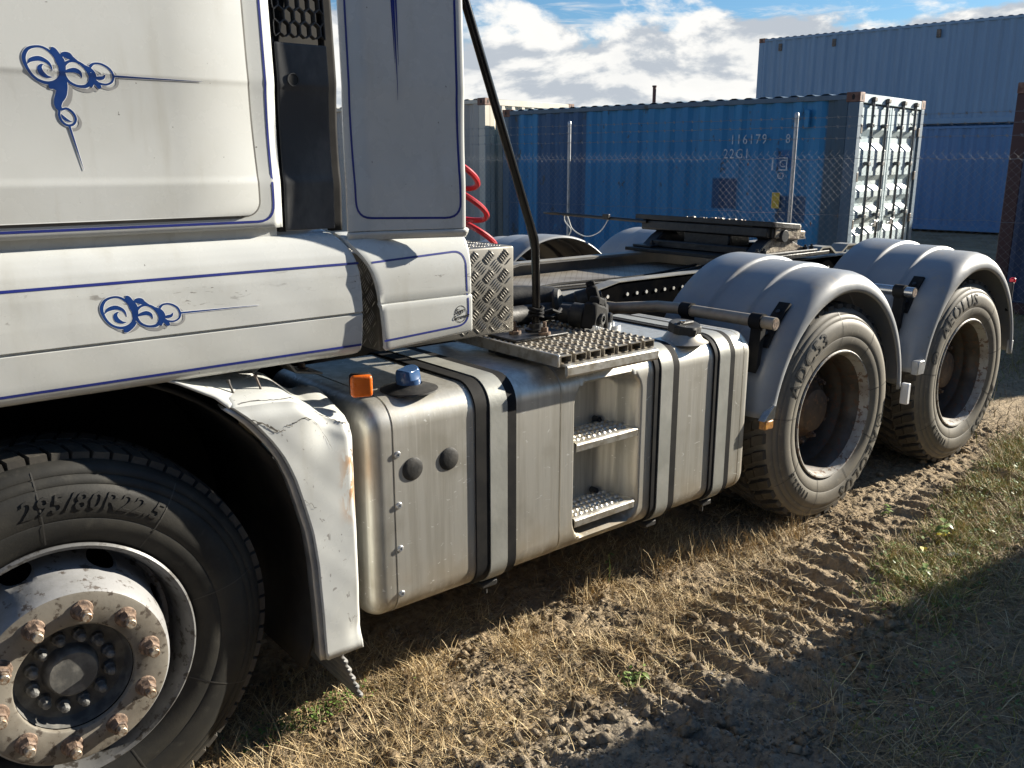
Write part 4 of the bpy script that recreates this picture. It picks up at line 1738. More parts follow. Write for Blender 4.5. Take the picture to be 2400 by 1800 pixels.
def rear_wheel(lettering):
    w = part_empty('wheel', None)
    w.empty_display_size = 0.1
    add_tyre(w, M['tyre'], 'rear')
    lip = [(0.290, 0.034), (0.297, 0.006), (0.303, -0.002), (0.3045, -0.007), (0.300, -0.012), (0.2935, -0.010), (0.289, 0.000), (0.283, 0.014), (0.2775, 0.030)]
    B(MB().lathe(lip, 96, (0, 0, 0), 'y'), 'rim_flange', M['rim_lip'], w)
    barrel = [(0.2775, 0.029), (0.272, 0.040), (0.262, 0.056), (0.259, 0.075), (0.254, 0.100), (0.256, 0.104), (0.256, 0.118), (0.247, 0.130), (0.245, 0.185), (0.238, 0.205)]
    B(MB().lathe(barrel, 96, (0, 0, 0), 'y'), 'rim', M['rim_rear'], w)
    disc = [(0.246, 0.200), (0.222, 0.196), (0.205, 0.186), (0.19, 0.168), (0.178, 0.160), (0.13, 0.160), (0.13, 0.172), (0.178, 0.172), (0.19, 0.180), (0.205, 0.198), (0.222, 0.208), (0.246, 0.212)]
    cs = []
    for k in range(8):
        a = 2*PI*(k+0.35)/8
        cs.append(MB().cyl((0.208*math.cos(a), 0.10, 0.208*math.sin(a)), (0.208*math.cos(a), 0.26, 0.208*math.sin(a)), 0.030, 20))
    me = cut(MB().lathe(disc, 72, (0, 0, 0), 'y', closed=True), cs, 'wheel_disc')
    me.materials.clear()
    me.materials.append(M['rim_rear'])
    link('wheel_disc', me, w)
    hub = [(0.142, 0.165), (0.138, 0.140), (0.120, 0.128), (0.110, 0.112), (0.100, 0.092), (0.085, 0.086), (0.03, 0.084), (0.0, 0.084)]
    B(MB().lathe(hub, 48, (0, 0, 0), 'y'), 'hub', M['hub_rear'], w)
    for k in range(10):
        a = 2*PI*(k+0.2)/10
        B(hexnut((0.158*math.cos(a), 0.160, 0.158*math.sin(a)), 0.017, 0.026, 0.010), 'wheel_nut', M['rust'], w)
    for txt, s_, th, rc in lettering:
        tyre_text(txt, s_, th, rc, M['letters'], w, 1.22, wide=1.06)
    return w


def emblem(w, th):
    """oval emblem ring pressed on the sidewall"""
    mb = MB()
    c = R(th)
    vs = []
    n = 28
    for k in range(n):
        a = 2*PI*k/n
        for q in (1.0, 0.80):
            r_ = 0.415+0.030*q*math.cos(a)
            t_ = c+0.036*q*math.sin(a)/0.415
            vs.append((r_*math.cos(t_), tyre_y(r_)-0.003, r_*math.sin(t_)))
    fs = [(2*k, 2*((k+1) % n), 2*((k+1) % n)+1, 2*k+1) for k in range(n)]
    mb.add(vs, fs)
    vs = []
    for k in range(14):
        a = 0.9+4.2*k/13
        for q in (0.52, 0.30):
            r_ = 0.415+0.030*q*math.cos(a)
            t_ = c+0.036*q*math.sin(a)/0.415
            vs.append((r_*math.cos(t_), tyre_y(r_)-0.003, r_*math.sin(t_)))
    mb.add(vs, [(2*k, 2*k+2, 2*k+3, 2*k+1) for k in range(13)])
    o = B(mb, 'tyre_emblem', M['letters'], w, fix=False, smooth=False)
    o['kind'] = 'stuff'


def place(w, x, y, z, rz=0.0):
    w.location = (x, y, z)
    w.rotation_euler = (0, 0, rz)
    adopt(w, truck)


def copy_wheel(src, x, y, z, rz=0.0, skip=()):
    c = src.copy()
    C.objects.link(c)
    c.parent = None
    c.matrix_parent_inverse = Matrix()
    place(c, x, y, z, rz)
    for ch in list(src.children):
        if ch.name.split('.')[0] in skip:
            continue
        d = ch.copy()
        C.objects.link(d)
        d.parent = c
        d.matrix_parent_inverse = Matrix()
    return c


X1, X2, X3, ZW, ZF = 0.188, 3.466, 4.772, 0.512, 0.486
w1 = rear_wheel([('ADC53', 0.090, 134, 0.402), ('AEOLUS', 0.092, -50, 0.410), ('11R22.5', 0.050, 226, 0.398)])
emblem(w1, -13)
w2 = rear_wheel([('AEOLUS', 0.092, 114, 0.410), ('ADC53', 0.090, -42, 0.402), ('11R22.5', 0.050, -128, 0.398)])
emblem(w2, 160)
bpy.context.view_layer.update()
SK = ('tyre_lettering', 'tyre_emblem', 'mould_line', 'wheel_nut')
for x in (X2, X3):
    copy_wheel(w1, x, 0.315, ZW, 0, SK+('hub', 'wheel_disc', 'rim_flange'))
    copy_wheel(w1, x, 2.50, ZW, PI, SK)
    copy_wheel(w1, x, 2.185, ZW, PI, SK+('hub', 'wheel_disc', 'rim_flange'))
place(w1, X2, 0.0, ZW)
place(w2, X3, 0.0, ZW)

# front wheel
wf = part_empty('wheel', None)
add_tyre(wf, M['tyre_front'], 'front')
lip = [(0.290, 0.034), (0.297, 0.006), (0.303, -0.004), (0.3045, -0.012), (0.299, -0.017), (0.291, -0.013), (0.286, 0.000), (0.281, 0.016), (0.277, 0.036), (0.274, 0.070), (0.272, 0.108)]
B(MB().lathe(lip, 110, (0, 0, 0), 'y'), 'rim', M['rim_flange'], wf)
disc = [(0.274, 0.100), (0.262, 0.104), (0.254, 0.090), (0.244, 0.045), (0.234, -0.005), (0.2235, -0.050), (0.2165, -0.072), (0.2105, -0.080), (0.204, -0.082), (0.136, -0.082), (0.1325, -0.080), (0.131, -0.076), (0.131, -0.068),
        (0.200, -0.068), (0.208, -0.062), (0.218, -0.040), (0.230, 0.012), (0.241, 0.062), (0.252, 0.106), (0.262, 0.116), (0.274, 0.114)]
cs = []
for k in range(8):
    a = 2*PI*(k+0.38)/8
    q = MB()
    pts = []
    for i in range(24):
        b = 2*PI*i/24
        rr_ = 0.246+0.013*math.sin(b)
        aa = a+0.150*math.cos(b)*(1-0.12*math.sin(b))
        pts.append((rr_*math.cos(aa), rr_*math.sin(aa)))
    q.prism(pts, 'y', -0.05, 0.16)
    cs.append(q)
me = cut(MB().lathe(disc, 120, (0, 0, 0), 'y', closed=True), cs, 'wheel_disc')
me.materials.clear()
me.materials.append(M['rim_white'])
me.materials.append(M['rim_grey'])
for p in me.polygons:
    r_ = math.hypot(p.center.x, p.center.z)
    p.material_index = 1 if r_ < 0.2075 else 0
me.polygons.foreach_set('use_smooth', [True]*len(me.polygons))
me.set_sharp_from_angle(angle=R(30))
link('wheel_disc', me, wf)
hubp = [(0.1305, -0.064), (0.129, -0.035), (0.122, -0.026), (0.100, -0.024), (0.064, -0.024), (0.061, -0.028), (0.057, -0.052), (0.052, -0.057), (0.0, -0.058)]
B(MB().lathe(hubp, 64, (0, 0, 0), 'y'), 'hub', M['hub'], wf)
B(MB().lathe([(0.27, 0.15), (0.20, 0.15), (0.13, 0.12)], 48, (0, 0, 0), 'y'), 'brake_drum', M['under'], wf)
for k in range(10):
    a = R(80)+2*PI*k/10
    q = hexnut((0.1675*math.cos(a), -0.082, 0.1675*math.sin(a)), 0.0185, 0.031, 0.0115)
    B(q, 'wheel_nut', M['rust'], wf, angle=25)
    q2 = MB().cyl((0.1675*math.cos(a), -0.112, 0.1675*math.sin(a)), (0.1675*math.cos(a), -0.1305, 0.1675*math.sin(a)), 0.0115, 14, bev=0.002)
    B(q2, 'stud', M['stud'], wf)
for k in range(12):
    a = 2*PI*(k+0.4)/12
    q = MB().lathe([(0.0, -0.036), (0.006, -0.035), (0.0105, -0.030), (0.0115, -0.014), (0.0150, -0.011), (0.0160, 0.0)], 8, (0.087*math.cos(a), -0.026, 0.087*math.sin(a)), 'y')
    B(q, 'hub_bolt', M['hub_bolt'], wf, smooth=False)
tyre_text('295/80R22.5', 0.060, 76, 0.408, M['letters_front'], wf, 1.05, h=0.002, shear=0.2)
V, F = None, None
mb = MB()
for th0, th1 in ((118, 140),):
    vs = []
    for k in range(14):
        t_ = R(th0+(th1-th0)*k/13)
        for r_ in (0.375, 0.402):
            vs.append((r_*math.cos(t_), tyre_y(r_)-0.002, r_*math.sin(t_)))
    mb.add(vs, [(2*i, 2*i+1, 2*i+3, 2*i+2) for i in range(13)])
o = B(mb, 'sidewall_bar', M['letters'], wf, fix=False)
bpy.context.view_layer.update()
copy_wheel(wf, X1, 2.49, ZF, PI, SK)
place(wf, X1, 0.032, ZF)
for x in (X1, X2, X3):
    B(MB().cyl((x, 0.2, 0.51), (x, 2.3, 0.51), 0.09, 16), 'axle', M['under'])

# ---------------------------------------------------------------- fuel tank
TX0, TX1, TY0, TY1, TZ0, TZ1, TR = 1.000, 2.795, -0.010, 0.66, 0.305, 0.985, 0.085


def tank_section(inset=0.0, nface=2, ncorner=10):
    """closed section (y, z), counter-clockwise seen from the front of the truck"""
    y0, y1, z0, z1 = TY0+inset, TY1-inset, TZ0+inset, TZ1-inset
    r = max(0.01, TR-inset*0.6)
    pts = []

    def arc(cy, cz, a0):
        for k in range(ncorner+1):
            a = R(a0+90*k/ncorner)
            pts.append((cy+r*math.cos(a), cz+r*math.sin(a)))
    arc(y0+r, z0+r, 180)
    arc(y1-r, z0+r, 270)
    arc(y1-r, z1-r, 0)
    arc(y0+r, z1-r, 90)
    for z in lin(z1-r, z0+r, nface)[1:-1]:
        pts.append((y0, z))
    return pts


def loft(stations, nface=2, cap=(True, True), fn=None):
    mb = MB()
    rows = []
    for x, ins in stations:
        rows.append([(x, y, z) for y, z in tank_section(ins, nface)])
    n = len(rows[0])
    vs = [p for r_ in rows for p in r_]
    if fn:
        vs = [fn(p) for p in vs]
    fs = []
    for i in range(len(rows)-1):
        for k in range(n):
            k2 = (k+1) % n
            fs.append((i*n+k, i*n+k2, (i+1)*n+k2, (i+1)*n+k))
    if cap[0]:
        fs.append(tuple(range(n-1, -1, -1)))
    if cap[1]:
        fs.append(tuple((len(rows)-1)*n+k for k in range(n)))
    mb.add(vs, fs)
    return mb


def rnd(x0, r, sgn, n=8):
    return [(x0+sgn*r*(1-math.cos(PI/2*k/n)), r*(1-math.sin(PI/2*k/n))) for k in range(n+1)]


def recess(p):
    x, y, z = p
    if y > 0.12:
        return p
    cx, cz, hx_, hz_, r = 1.972, 0.637, 0.160, 0.276, 0.065
    qx, qz = abs(x-cx)-hx_+r, abs(z-cz)-hz_+r
    d = math.hypot(max(qx, 0), max(qz, 0))+min(max(qx, qz), 0)-r
    t = sst(0.010, -0.030, d)
    wall = sst(0.0, 0.075, 2.128-x)
    return (x, y+t*(0.085+0.07*wall)*(1.0-0.0*abs(z-cz)), z)


front = rnd(TX0, 0.055, 1)+[(1.082, 0.0), (1.083, 0.003), (1.087, 0.003), (1.088, -0.001)]
front = [(x, i) for x, i in front]
tank = B(loft(front+[(1.30, -0.001), (1.384, -0.001)], cap=(True, False)), 'fuel_tank', M['alu'], angle=30)
mid = [(1.384, -0.001), (1.60, -0.001), (1.736, -0.001), (1.738, 0.003), (1.742, 0.003), (1.744, 0.0)]
B(loft(mid, cap=(False, False)), 'tank_shell', M['alu'], tank, angle=30)
xs = [1.744, 1.77]+lin(1.785, 2.165, 110)+[2.18, 2.24]
B(loft([(x, 0.0) for x in xs], 90, (False, False), recess), 'step_panel', M['alu'], tank, angle=50)
B(loft([(2.24, 0.0), (2.40, 0.0), (2.56, 0.0), (2.64, 0.0), (2.735, 0.0), (2.736, 0.003), (2.740, 0.003), (2.741, 0.0)]+[(TX1-(x-TX0)*0.7, i*0.7) for x, i in reversed(rnd(TX0, 0.055, 1))], cap=(False, True)), 'tank_shell', M['alu'], tank, angle=30)


def band(x0, x1, grow, name, mat, parent):
    o = B(loft([(x0, 0.001), (x0, -grow), (x1, -grow), (x1, 0.001)], cap=(False, False)), name, mat, parent, angle=30)
    return o


for a, b, c, d in ((1.380, 1.436, 1.503, 1.541), (2.200, 2.233, 2.296, 2.332), (2.545, 2.574, 2.636, 2.668)):
    s_ = band(b-0.002, c, 0.011, 'strap', M['strap'], tank)
    band(a, b-0.004, 0.008, 'strap_rubber', M['black'], tank)
    band(c+0.002, d, 0.009, 'strap_rubber', M['black'], tank)
    q = MB().box(b-0.002, c, 0.03, 0.09, 0.270, 0.296, 0.006)
    q.cyl(((b+c)/2, 0.06, 0.272), ((b+c)/2, 0.06, 0.240), 0.009, 8)
    B(q, 'strap_bracket', M['under'], tank)
for z in (0.827, 0.670, 0.533, 0.386):
    q = MB().lathe([(0.0105, 0.0), (0.0105, -0.002), (0.0085, -0.0045), (0.0042, -0.005), (0.004, -0.003), (0.0, -0.003)], 16, (1.099, -0.011, z), 'y')
    B(q, 'screw', M['galv'], tank)
for x, z in ((1.150, 0.772), (1.281, 0.775)):
    q = MB().lathe([(0.036, 0.001), (0.0355, -0.0016), (0.031, -0.004), (0.018, -0.0065), (0.0, -0.0072)], 32, (x, -0.011, z), 'y')
    B(q, 'rubber_plug', M['rubber_plug'], tank)
# blue cap on its rubber collar
cx, cy, cz = 1.208, 0.085, 0.986
q = MB().lathe([(0.088, 0.0), (0.087, 0.004), (0.070, 0.010), (0.046, 0.016), (0.040, 0.020)], 40, (cx, cy, cz), 'z')
B(q, 'filler_collar', M['rubber_plug'], tank)
q = MB().lathe([(0.036, 0.0), (0.036, 0.024), (0.0, 0.024)], 32, (cx, cy, cz), 'z')
B(q, 'filler_neck', M['chassis'], tank)
q = MB()
prof = [(0.041, 0.018), (0.043, 0.024), (0.043, 0.040)]
q.lathe(prof, 32, (0, 0, 0), 'z')
nn_ = 32
top = []
for hgt, shr in ((0.034, 1.0), (0.058, 0.95), (0.067, 0.84)):
    for k in range(nn_):
        a = 2*PI*k/nn_
        # two flat flanks make the grip
        x_, y_ = 0.043*math.cos(a)*shr, 0.043*math.sin(a)*shr
        if hgt > 0.05:
            lim = 0.030
            y_ = max(-lim, min(lim, y_))
        top.append((x_, y_, hgt+(0.008*math.cos(a)**2 if hgt > 0.05 else 0)))
fs = [(i*nn_+k, i*nn_+(k+1) % nn_, (i+1)*nn_+(k+1) % nn_, (i+1)*nn_+k) for i in range(2) for k in range(nn_)]
fs.append(tuple(2*nn_+k for k in range(nn_)))
q.add(top, fs)
Mx = Matrix.Translation((cx, cy, cz)) @ Matrix.Rotation(R(18), 4, 'Z') @ Matrix.Rotation(R(-6), 4, 'Y') @ Matrix.Diagonal((0.88, 0.88, 0.92, 1.0))
q.xform(Mx)
B(q, 'blue_cap', M['blue_cap'], tank, bevel=0.002)
# black screw cap at the rear
cx, cy, cz = 2.455, 0.075, 0.982
q = MB().lathe([(0.100, -0.006), (0.078, 0.006), (0.064, 0.026), (0.058, 0.034)], 40, (cx, cy, cz), 'z')
B(q, 'filler_neck', M['alu_dirty'], tank)
q = MB()
vs, fs = [], []
n = 48
for (r_, h_) in ((0.056, 0.030), (0.0635, 0.033), (0.0635, 0.058), (0.058, 0.066), (0.042, 0.068), (0.026, 0.063), (0.001, 0.063)):
    for k in range(n):
        rr_ = r_*(1.0 if (k//4) % 2 == 0 or r_ < 0.06 else 0.94)
        vs.append((cx+rr_*math.cos(2*PI*k/n), cy+rr_*math.sin(2*PI*k/n), cz+h_))
for i in range(6):
    for k in range(n):
        fs.append((i*n+k, i*n+(k+1) % n, (i+1)*n+(k+1) % n, (i+1)*n+k))
q.add(vs, fs)
q.box(cx-0.044, cx+0.043, cy-0.009, cy+0.009, cz+0.061, cz+0.073, 0.004)
TILT = Matrix.Translation((cx, cy, cz)) @ Matrix.Rotation(R(9), 4, 'X') @ Matrix.Translation((-cx, -cy, -cz))
q.xform(TILT)
B(q, 'screw_cap', M['rubber_plug'], tank, angle=30)
q = MB().lathe([(0.012, 0.0), (0.012, 0.006), (0.0, 0.007)], 16, (cx-0.018, cy-0.011, cz+0.072), 'z')
B(q, 'cap_lock', M['chrome'], tank)
# small breather and sender on top
q = MB().cyl((2.40, 0.42, 0.985), (2.40, 0.42, 1.00), 0.05, 20)
q.cyl((2.40, 0.42, 1.0), (2.40, 0.42, 1.012), 0.025, 12)
B(q, 'sender_plate', M['galv'], tank)
q = MB().tube([(2.40, 0.42, 1.01), (2.36, 0.42, 1.03), (2.30, 0.43, 1.03), (2.24, 0.46, 1.02)], 0.009, 8)
q.cyl((2.395, 0.42, 1.00), (2.395, 0.42, 1.045), 0.02, 12)
B(q, 'sender_cable', M['black'], tank)
# the two step treads with raised bumps
for zt, x0, x1 in ((0.712, 1.822, 2.128), (0.434, 1.818, 2.122)):
    q = MB().prism([(-0.006, zt-0.034), (-0.002, zt-0.034), (-0.002, zt-0.006), (0.004, zt-0.003), (0.150, zt-0.003), (0.150, zt), (0.003, zt), (-0.004, zt-0.004), (-0.008, zt-0.010)], 'x', x0, x1)
    stp = B(q, 'step', M['step_alu'], tank, smooth=False, bevel=0.0015)
    q = MB()
    for j in range(4):
        for i in range(10):
            xx = x0+0.022+(x1-x0-0.044)*(i+0.5*(j % 2)*0.9)/10
            q.lathe([(0.0125, 0.0), (0.010, 0.005), (0.006, 0.0075), (0.0035, 0.0055), (0.0, 0.005)], 8, (xx, 0.022+j*0.032, zt), 'z')
    o = B(q, 'grip_bumps', M['step_alu'], stp and tank)
    o['kind'] = 'stuff'
    q = MB().cyl((x1-0.075, 0.118, zt+0.012), (x1-0.075, 0.150, zt+0.012), 0.012, 8)
    q.cyl((x1-0.075, 0.112, zt+0.012), (x1-0.075, 0.120, zt+0.012), 0.008, 8)
    B(q, 'step_bolt', M['chassis'], tank)

# orange marker lamp on its black arm
q = MB().tube([(1.10, 0.16, 0.985), (1.06, 0.10, 1.02), (0.99, 0.02, 1.045)], [0.020, 0.016, 0.013], 8)
arm = B(q, 'lamp_arm', M['black'])
q = MB().box(-0.030, 0.030, -0.014, 0.010, -0.031, 0.031, 0.010, seg=3)
q.xform(Matrix.Translation((0.985, -0.022, 1.053)) @ Matrix.Rotation(R(-22), 4, 'Z'))
lamp = B(q, 'marker_lamp', M['orange'])
q = MB().box(-0.031, 0.031, -0.004, 0.016, -0.032, 0.032, 0.006)
q.xform(Matrix.Translation((0.985, -0.022, 1.053)) @ Matrix.Rotation(R(-22), 4, 'Z') @ Matrix.Translation((0, 0.012, 0)))
B(q, 'lamp_housing', M['black'], lamp)

# ---------------------------------------------------------------- catwalk grating over the tank
cat = part_empty('catwalk', truck, (1.95, 0.2, 1.0))
q = MB().prism([(-0.072, 0.978), (-0.066, 0.969), (-0.058, 0.976), (-0.058, 1.005), (0.0, 1.005), (0.0, 1.012), (-0.060, 1.012), (-0.068, 1.009), (-0.072, 1.004)], 'x', 1.712, 2.150)
B(q, 'front_beam', M['step_alu'], cat, smooth=False, bevel=0.0015)
bx = 1.702
for k in range(7):
    x0 = bx+k*0.0665
    x1 = x0+0.050
    y0, y1, zt = -0.048, 0.50, 1.040
    q = MB()
    # channel section with lips
    for (a0, a1, b0, b1) in ((x0, x1, zt-0.003, zt), (x0, x0+0.003, zt-0.026, zt-0.003), (x1-0.003, x1, zt-0.026, zt-0.003), (x0+0.003, x0+0.016, zt-0.026, zt-0.023), (x1-0.016, x1-0.003, zt-0.026, zt-0.023)):
        q.box(a0, a1, y0, y1, b0, b1)
    # flared perforations along the channel: flat dark patches paint the shade of open holes, between low raised teeth
    for j in range(18):
        yy = y0+0.022+j*0.030
        xm = (x0+x1)/2
        q.prism([(xm-0.013, yy-0.007), (xm+0.013, yy-0.007), (xm+0.013, yy+0.007), (xm-0.013, yy+0.007)], 'z', zt, zt+0.0006, 1)
        for xx in (x0+0.006, x1-0.006):
            q.add([(xx-0.0055, yy-0.010, zt), (xx+0.0055, yy-0.010, zt), (xx+0.0055, yy+0.010, zt), (xx-0.0055, yy+0.010, zt), (xx-0.002, yy-0.004, zt+0.0055), (xx+0.002, yy-0.004, zt+0.0055), (xx+0.002, yy+0.004, zt+0.0055), (xx-0.002, yy+0.004, zt+0.0055)],
                  [(0, 1, 5, 4), (1, 2, 6, 5), (2, 3, 7, 6), (3, 0, 4, 7), (4, 5, 6, 7)])
    B(q, 'plank', [M['plank'], M['under']], cat, smooth=False)
B(MB().box(1.690, 1.700, -0.05, 0.62, 1.005, 1.045, 0.002), 'edge_rail', M['step_alu'], cat)
B(MB().box(1.70, 2.17, 0.28, 0.33, 0.992, 1.012, 0.002), 'cross_bar', M['chassis'], cat)
q = MB().box(1.72, 1.97, 0.20, 0.36, 1.0415, 1.052, 0.003)
B(q, 'base_plate', M['greasy'], cat)
for x, y in ((1.80, 0.30), (1.87, 0.22)):
    q = MB().cyl((x, y, 1.052), (x, y, 1.062), 0.022, 16)
    q.cyl((x, y, 1.062), (x, y, 1.078), 0.013, 6)
    q.cyl((x, y, 1.078), (x, y, 1.098), 0.006, 8)
    B(q, 'bolt', M['rust'], cat)

# bent black grab pole
pp = [(1.895, 0.295, 1.045), (1.895, 0.296, 1.20), (1.891, 0.297, 1.345), (1.884, 0.298, 1.385), (1.866, 0.300, 1.44), (1.80, 0.302, 1.615), (1.617, 0.302, 2.085), (1.30, 0.302, 2.90)]
pole = B(MB().tube(pp, [0.0150, 0.0150, 0.0156, 0.0170, 0.0156, 0.0150, 0.0150, 0.0150], 20), 'grab_pole', M['black_gloss'])
q = MB().lathe([(0.040, 0.0), (0.040, 0.010), (0.026, 0.014), (0.024, 0.030), (0.0175, 0.032)], 24, (1.895, 0.295, 1.05), 'z')
B(q, 'pole_foot', M['greasy'], pole)
q = MB()
for k in range(3):
    z = 1.108+k*0.013
    q.tube([(1.895+0.024*math.cos(a), 0.295+0.024*math.sin(a), z+0.004*math.sin(a*2+k)) for a in lin(0, 2*PI, 19)[:-1]], 0.006, 6, closed=True)
q.tube([(1.915, 0.285, 1.115), (1.95, 0.27, 1.125), (1.985, 0.275, 1.112), (2.02, 0.30, 1.118)], 0.007, 6)
q.tube([(1.915, 0.285, 1.105), (1.96, 0.28, 1.098), (2.01, 0.29, 1.108)], 0.006, 6)
o = B(q, 'rope_lashing', M['black'], pole)
o['kind'] = 'stuff'

# ---------------------------------------------------------------- tread plate box behind the cab
tb = B(MB().box(1.105, 1.612, 0.078, 0.80, 1.115, 1.392, 0.008, seg=2), 'tread_box', M['treadplate'])
q = MB()


def bars(fn, u0, u1, v0, v1):
    """groups of five slim raised bars, alternating direction, on a plane given by fn(u, v, h)"""
    s_ = 0.060
    j = 0
    v = v0
    while v < v1+s_:
        u = u0+(s_/2 if j % 2 else 0)
        while u < u1+s_/2:
            sg = 1 if (int(round((u-u0)/(s_/2)))+j) % 2 else -1
            sg = 1 if j % 2 else -1
            for k in range(5):
                o_ = (k-2)*0.0082
                du, dv = 0.0155*0.7, 0.0155*0.7*sg
                cu_, cv_ = u+o_*0.75, v-o_*0.75*sg
                L = 0.0165
                ux, vx = 0.707*L, 0.707*L*sg
                nu, nv = -0.707*0.0013*sg, 0.707*0.0013
                P = [(cu_-ux, cv_-vx), (cu_+nu*1.3, cv_+nv*1.3), (cu_+ux, cv_+vx), (cu_-nu*1.3, cv_-nv*1.3)]
                if min(p[0] for p in P) < u0-0.001 or max(p[0] for p in P) > u1+0.001 or min(p[1] for p in P) < v0 or max(p[1] for p in P) > v1:
                    continue
                vs = [fn(a, b, 0) for a, b in P]+[fn(cu_-ux*0.6, cv_-vx*0.6, 0.0018), fn(cu_+ux*0.6, cv_+vx*0.6, 0.0018)]
                q.add(vs, [(0, 4, 5, 2, 1) if False else (0, 1, 4), (1, 5, 4), (1, 2, 5), (0, 4, 3), (3, 4, 5), (3, 5, 2)])
            u += s_
        v += s_/2
        j += 1


bars(lambda u, v, h: (u, 0.0775-h, v), 1.39, 1.604, 1.122, 1.386)
bars(lambda u, v, h: (1.1045-h, u, v), 0.085, 0.60, 1.122, 1.386)
bars(lambda u, v, h: (u, v, 1.3925+h), 1.11, 1.604, 0.085, 0.79)
o = B(q, 'tread_bars', M['treadbar'], tb, smooth=False)
o['kind'] = 'stuff'

# ---------------------------------------------------------------- chassis
for side, y_out, ztop in ((1, 0.845, 1.085), (-1, 1.655, 1.110)):
    s_ = side
    y_in = y_out+0.075*s_
    kink = 2.90
    pts = [(0.3, ztop-0.03), (kink-0.16, ztop-0.03), (kink, ztop), (5.62, ztop)]
    q = MB()
    # web and two flanges
    for (ya, yb2, top, bot) in ((y_out, y_out+0.008*s_, 0, -0.28), (y_out, y_in, 0, -0.009), (y_out, y_in, -0.271, -0.28)):
        poly = [(x, z+top) for x, z in pts]+[(x, z+bot) for x, z in reversed(pts)]
        q.prism(poly, 'y', min(ya, yb2), max(ya, yb2))
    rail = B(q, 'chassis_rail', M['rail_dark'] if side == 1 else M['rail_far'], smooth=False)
    poly = [(x, z+0.006) for x, z in pts]+[(x, z+0.0015) for x, z in reversed(pts)]
    B(MB().prism(poly, 'y', min(y_out-0.002, y_in), max(y_out-0.002, y_in)), 'top_flange', M['rail_light'], rail, smooth=False)
    xb = 2.55
    while xb < 5.4:
        for dz_ in ((-0.06,) if (xb > 3.3 and xb < 3.42) else (-0.06, -0.225)):
            if rng.random() < 0.78:
                q = MB().cyl((xb, y_out, ztop+dz_), (xb, y_out-0.005*s_, ztop+dz_), 0.0085, 10)
                B(q, 'rivet', M['rivet'], rail)
        xb += 0.068
q = MB()
for x in (2.5, 3.2, 4.1, 5.0, 5.55):
    q.box(x-0.05, x+0.05, 0.85, 1.65, 0.86, 1.0, 0.01)
o = B(q, 'cross_members', M['under'])
o['kind'] = 'stuff'
B(MB().box(2.44, 4.02, 0.925, 1.60, 1.034, 1.044, 0.002), 'deck_plate', M['deck'])
B(MB().box(3.9, 5.6, 0.925, 1.60, 0.98, 0.99, 0.002), 'inner_plate', M['under'])
B(MB().box(1.05, 2.46, 0.85, 1.66, 0.80, 1.03, 0.01), 'gearbox_cover', M['under'])
# far-side tank and box so that the truck is whole
q = loft(rnd(TX0, 0.05, 1)+[(TX1-(x-TX0), i) for x, i in reversed(rnd(TX0, 0.05, 1))])
q.v = [(x, 2.48-y, z) for x, y, z in q.v]
B(q, 'fuel_tank', M['alu'])

# ---------------------------------------------------------------- fifth wheel
fw = B(MB().box(3.86, 4.62, 0.78, 1.72, 1.118, 1.140, 0.003), 'mounting_plate', M['greasy'])
th = R(5)
plate_poly = [(-0.02, -0.485), (0.02, -0.495), (0.25, -0.49), (0.32, -0.44), (0.62, -0.20), (0.66, -0.10), (0.30, -0.05), (0.30, 0.05), (0.66, 0.10), (0.62, 0.20), (0.32, 0.44), (0.25, 0.50), (0.02, 0.53), (-0.02, 0.525)]
q = MB().prism(plate_poly, 'z', -0.030, 0.0)
q.box(-0.012, 0.02, -0.46, 0.48, -0.092, -0.030, 0.008)
q.box(0.02, 0.28, -0.474, -0.440, -0.092, -0.028, 0.008)
q.box(0.02, 0.28, 0.440, 0.474, -0.092, -0.028, 0.008)
q.box(0.05, 0.26, -0.36, -0.30, -0.085, -0.03, 0.01)
q.box(0.05, 0.26, 0.30, 0.36, -0.085, -0.03, 0.01)
q.xform(Matrix.Translation((4.055, 1.275, 1.327)) @ Matrix.Rotation(th, 4, 'Y'))
pl = B(q, 'coupling_plate', M['greasy'], bevel=0.003)
q = MB()
rr = random.Random(3)
for k in range(16):
    yy = -0.05+0.45*(rr.random()-0.5)
    xx = -0.015+0.05*rr.random()
    s_ = 0.006+0.012*rr.random()
    q.lathe([(s_, 0.0), (s_*0.7, s_*0.35), (0, s_*0.45)], 6, (xx, yy, 0.0), 'z')
q.xform(Matrix.Translation((4.055, 1.275, 1.327)) @ Matrix.Rotation(th, 4, 'Y'))
o = B(q, 'grease_lumps', M['grease_light'], pl)
o['kind'] = 'stuff'
q = MB().box(0.03, 0.275, -0.483, -0.475, -0.086, -0.008, 0.004)
q.box(0.27, 0.36, -0.46, -0.43, -0.075, -0.035, 0.006)
q.xform(Matrix.Translation((4.055, 1.275, 1.327)) @ Matrix.Rotation(th, 4, 'Y'))
B(q, 'sunlit_edge', M['grease_light'], pl)  # pale overlay paints the sunlight on the plate's near end
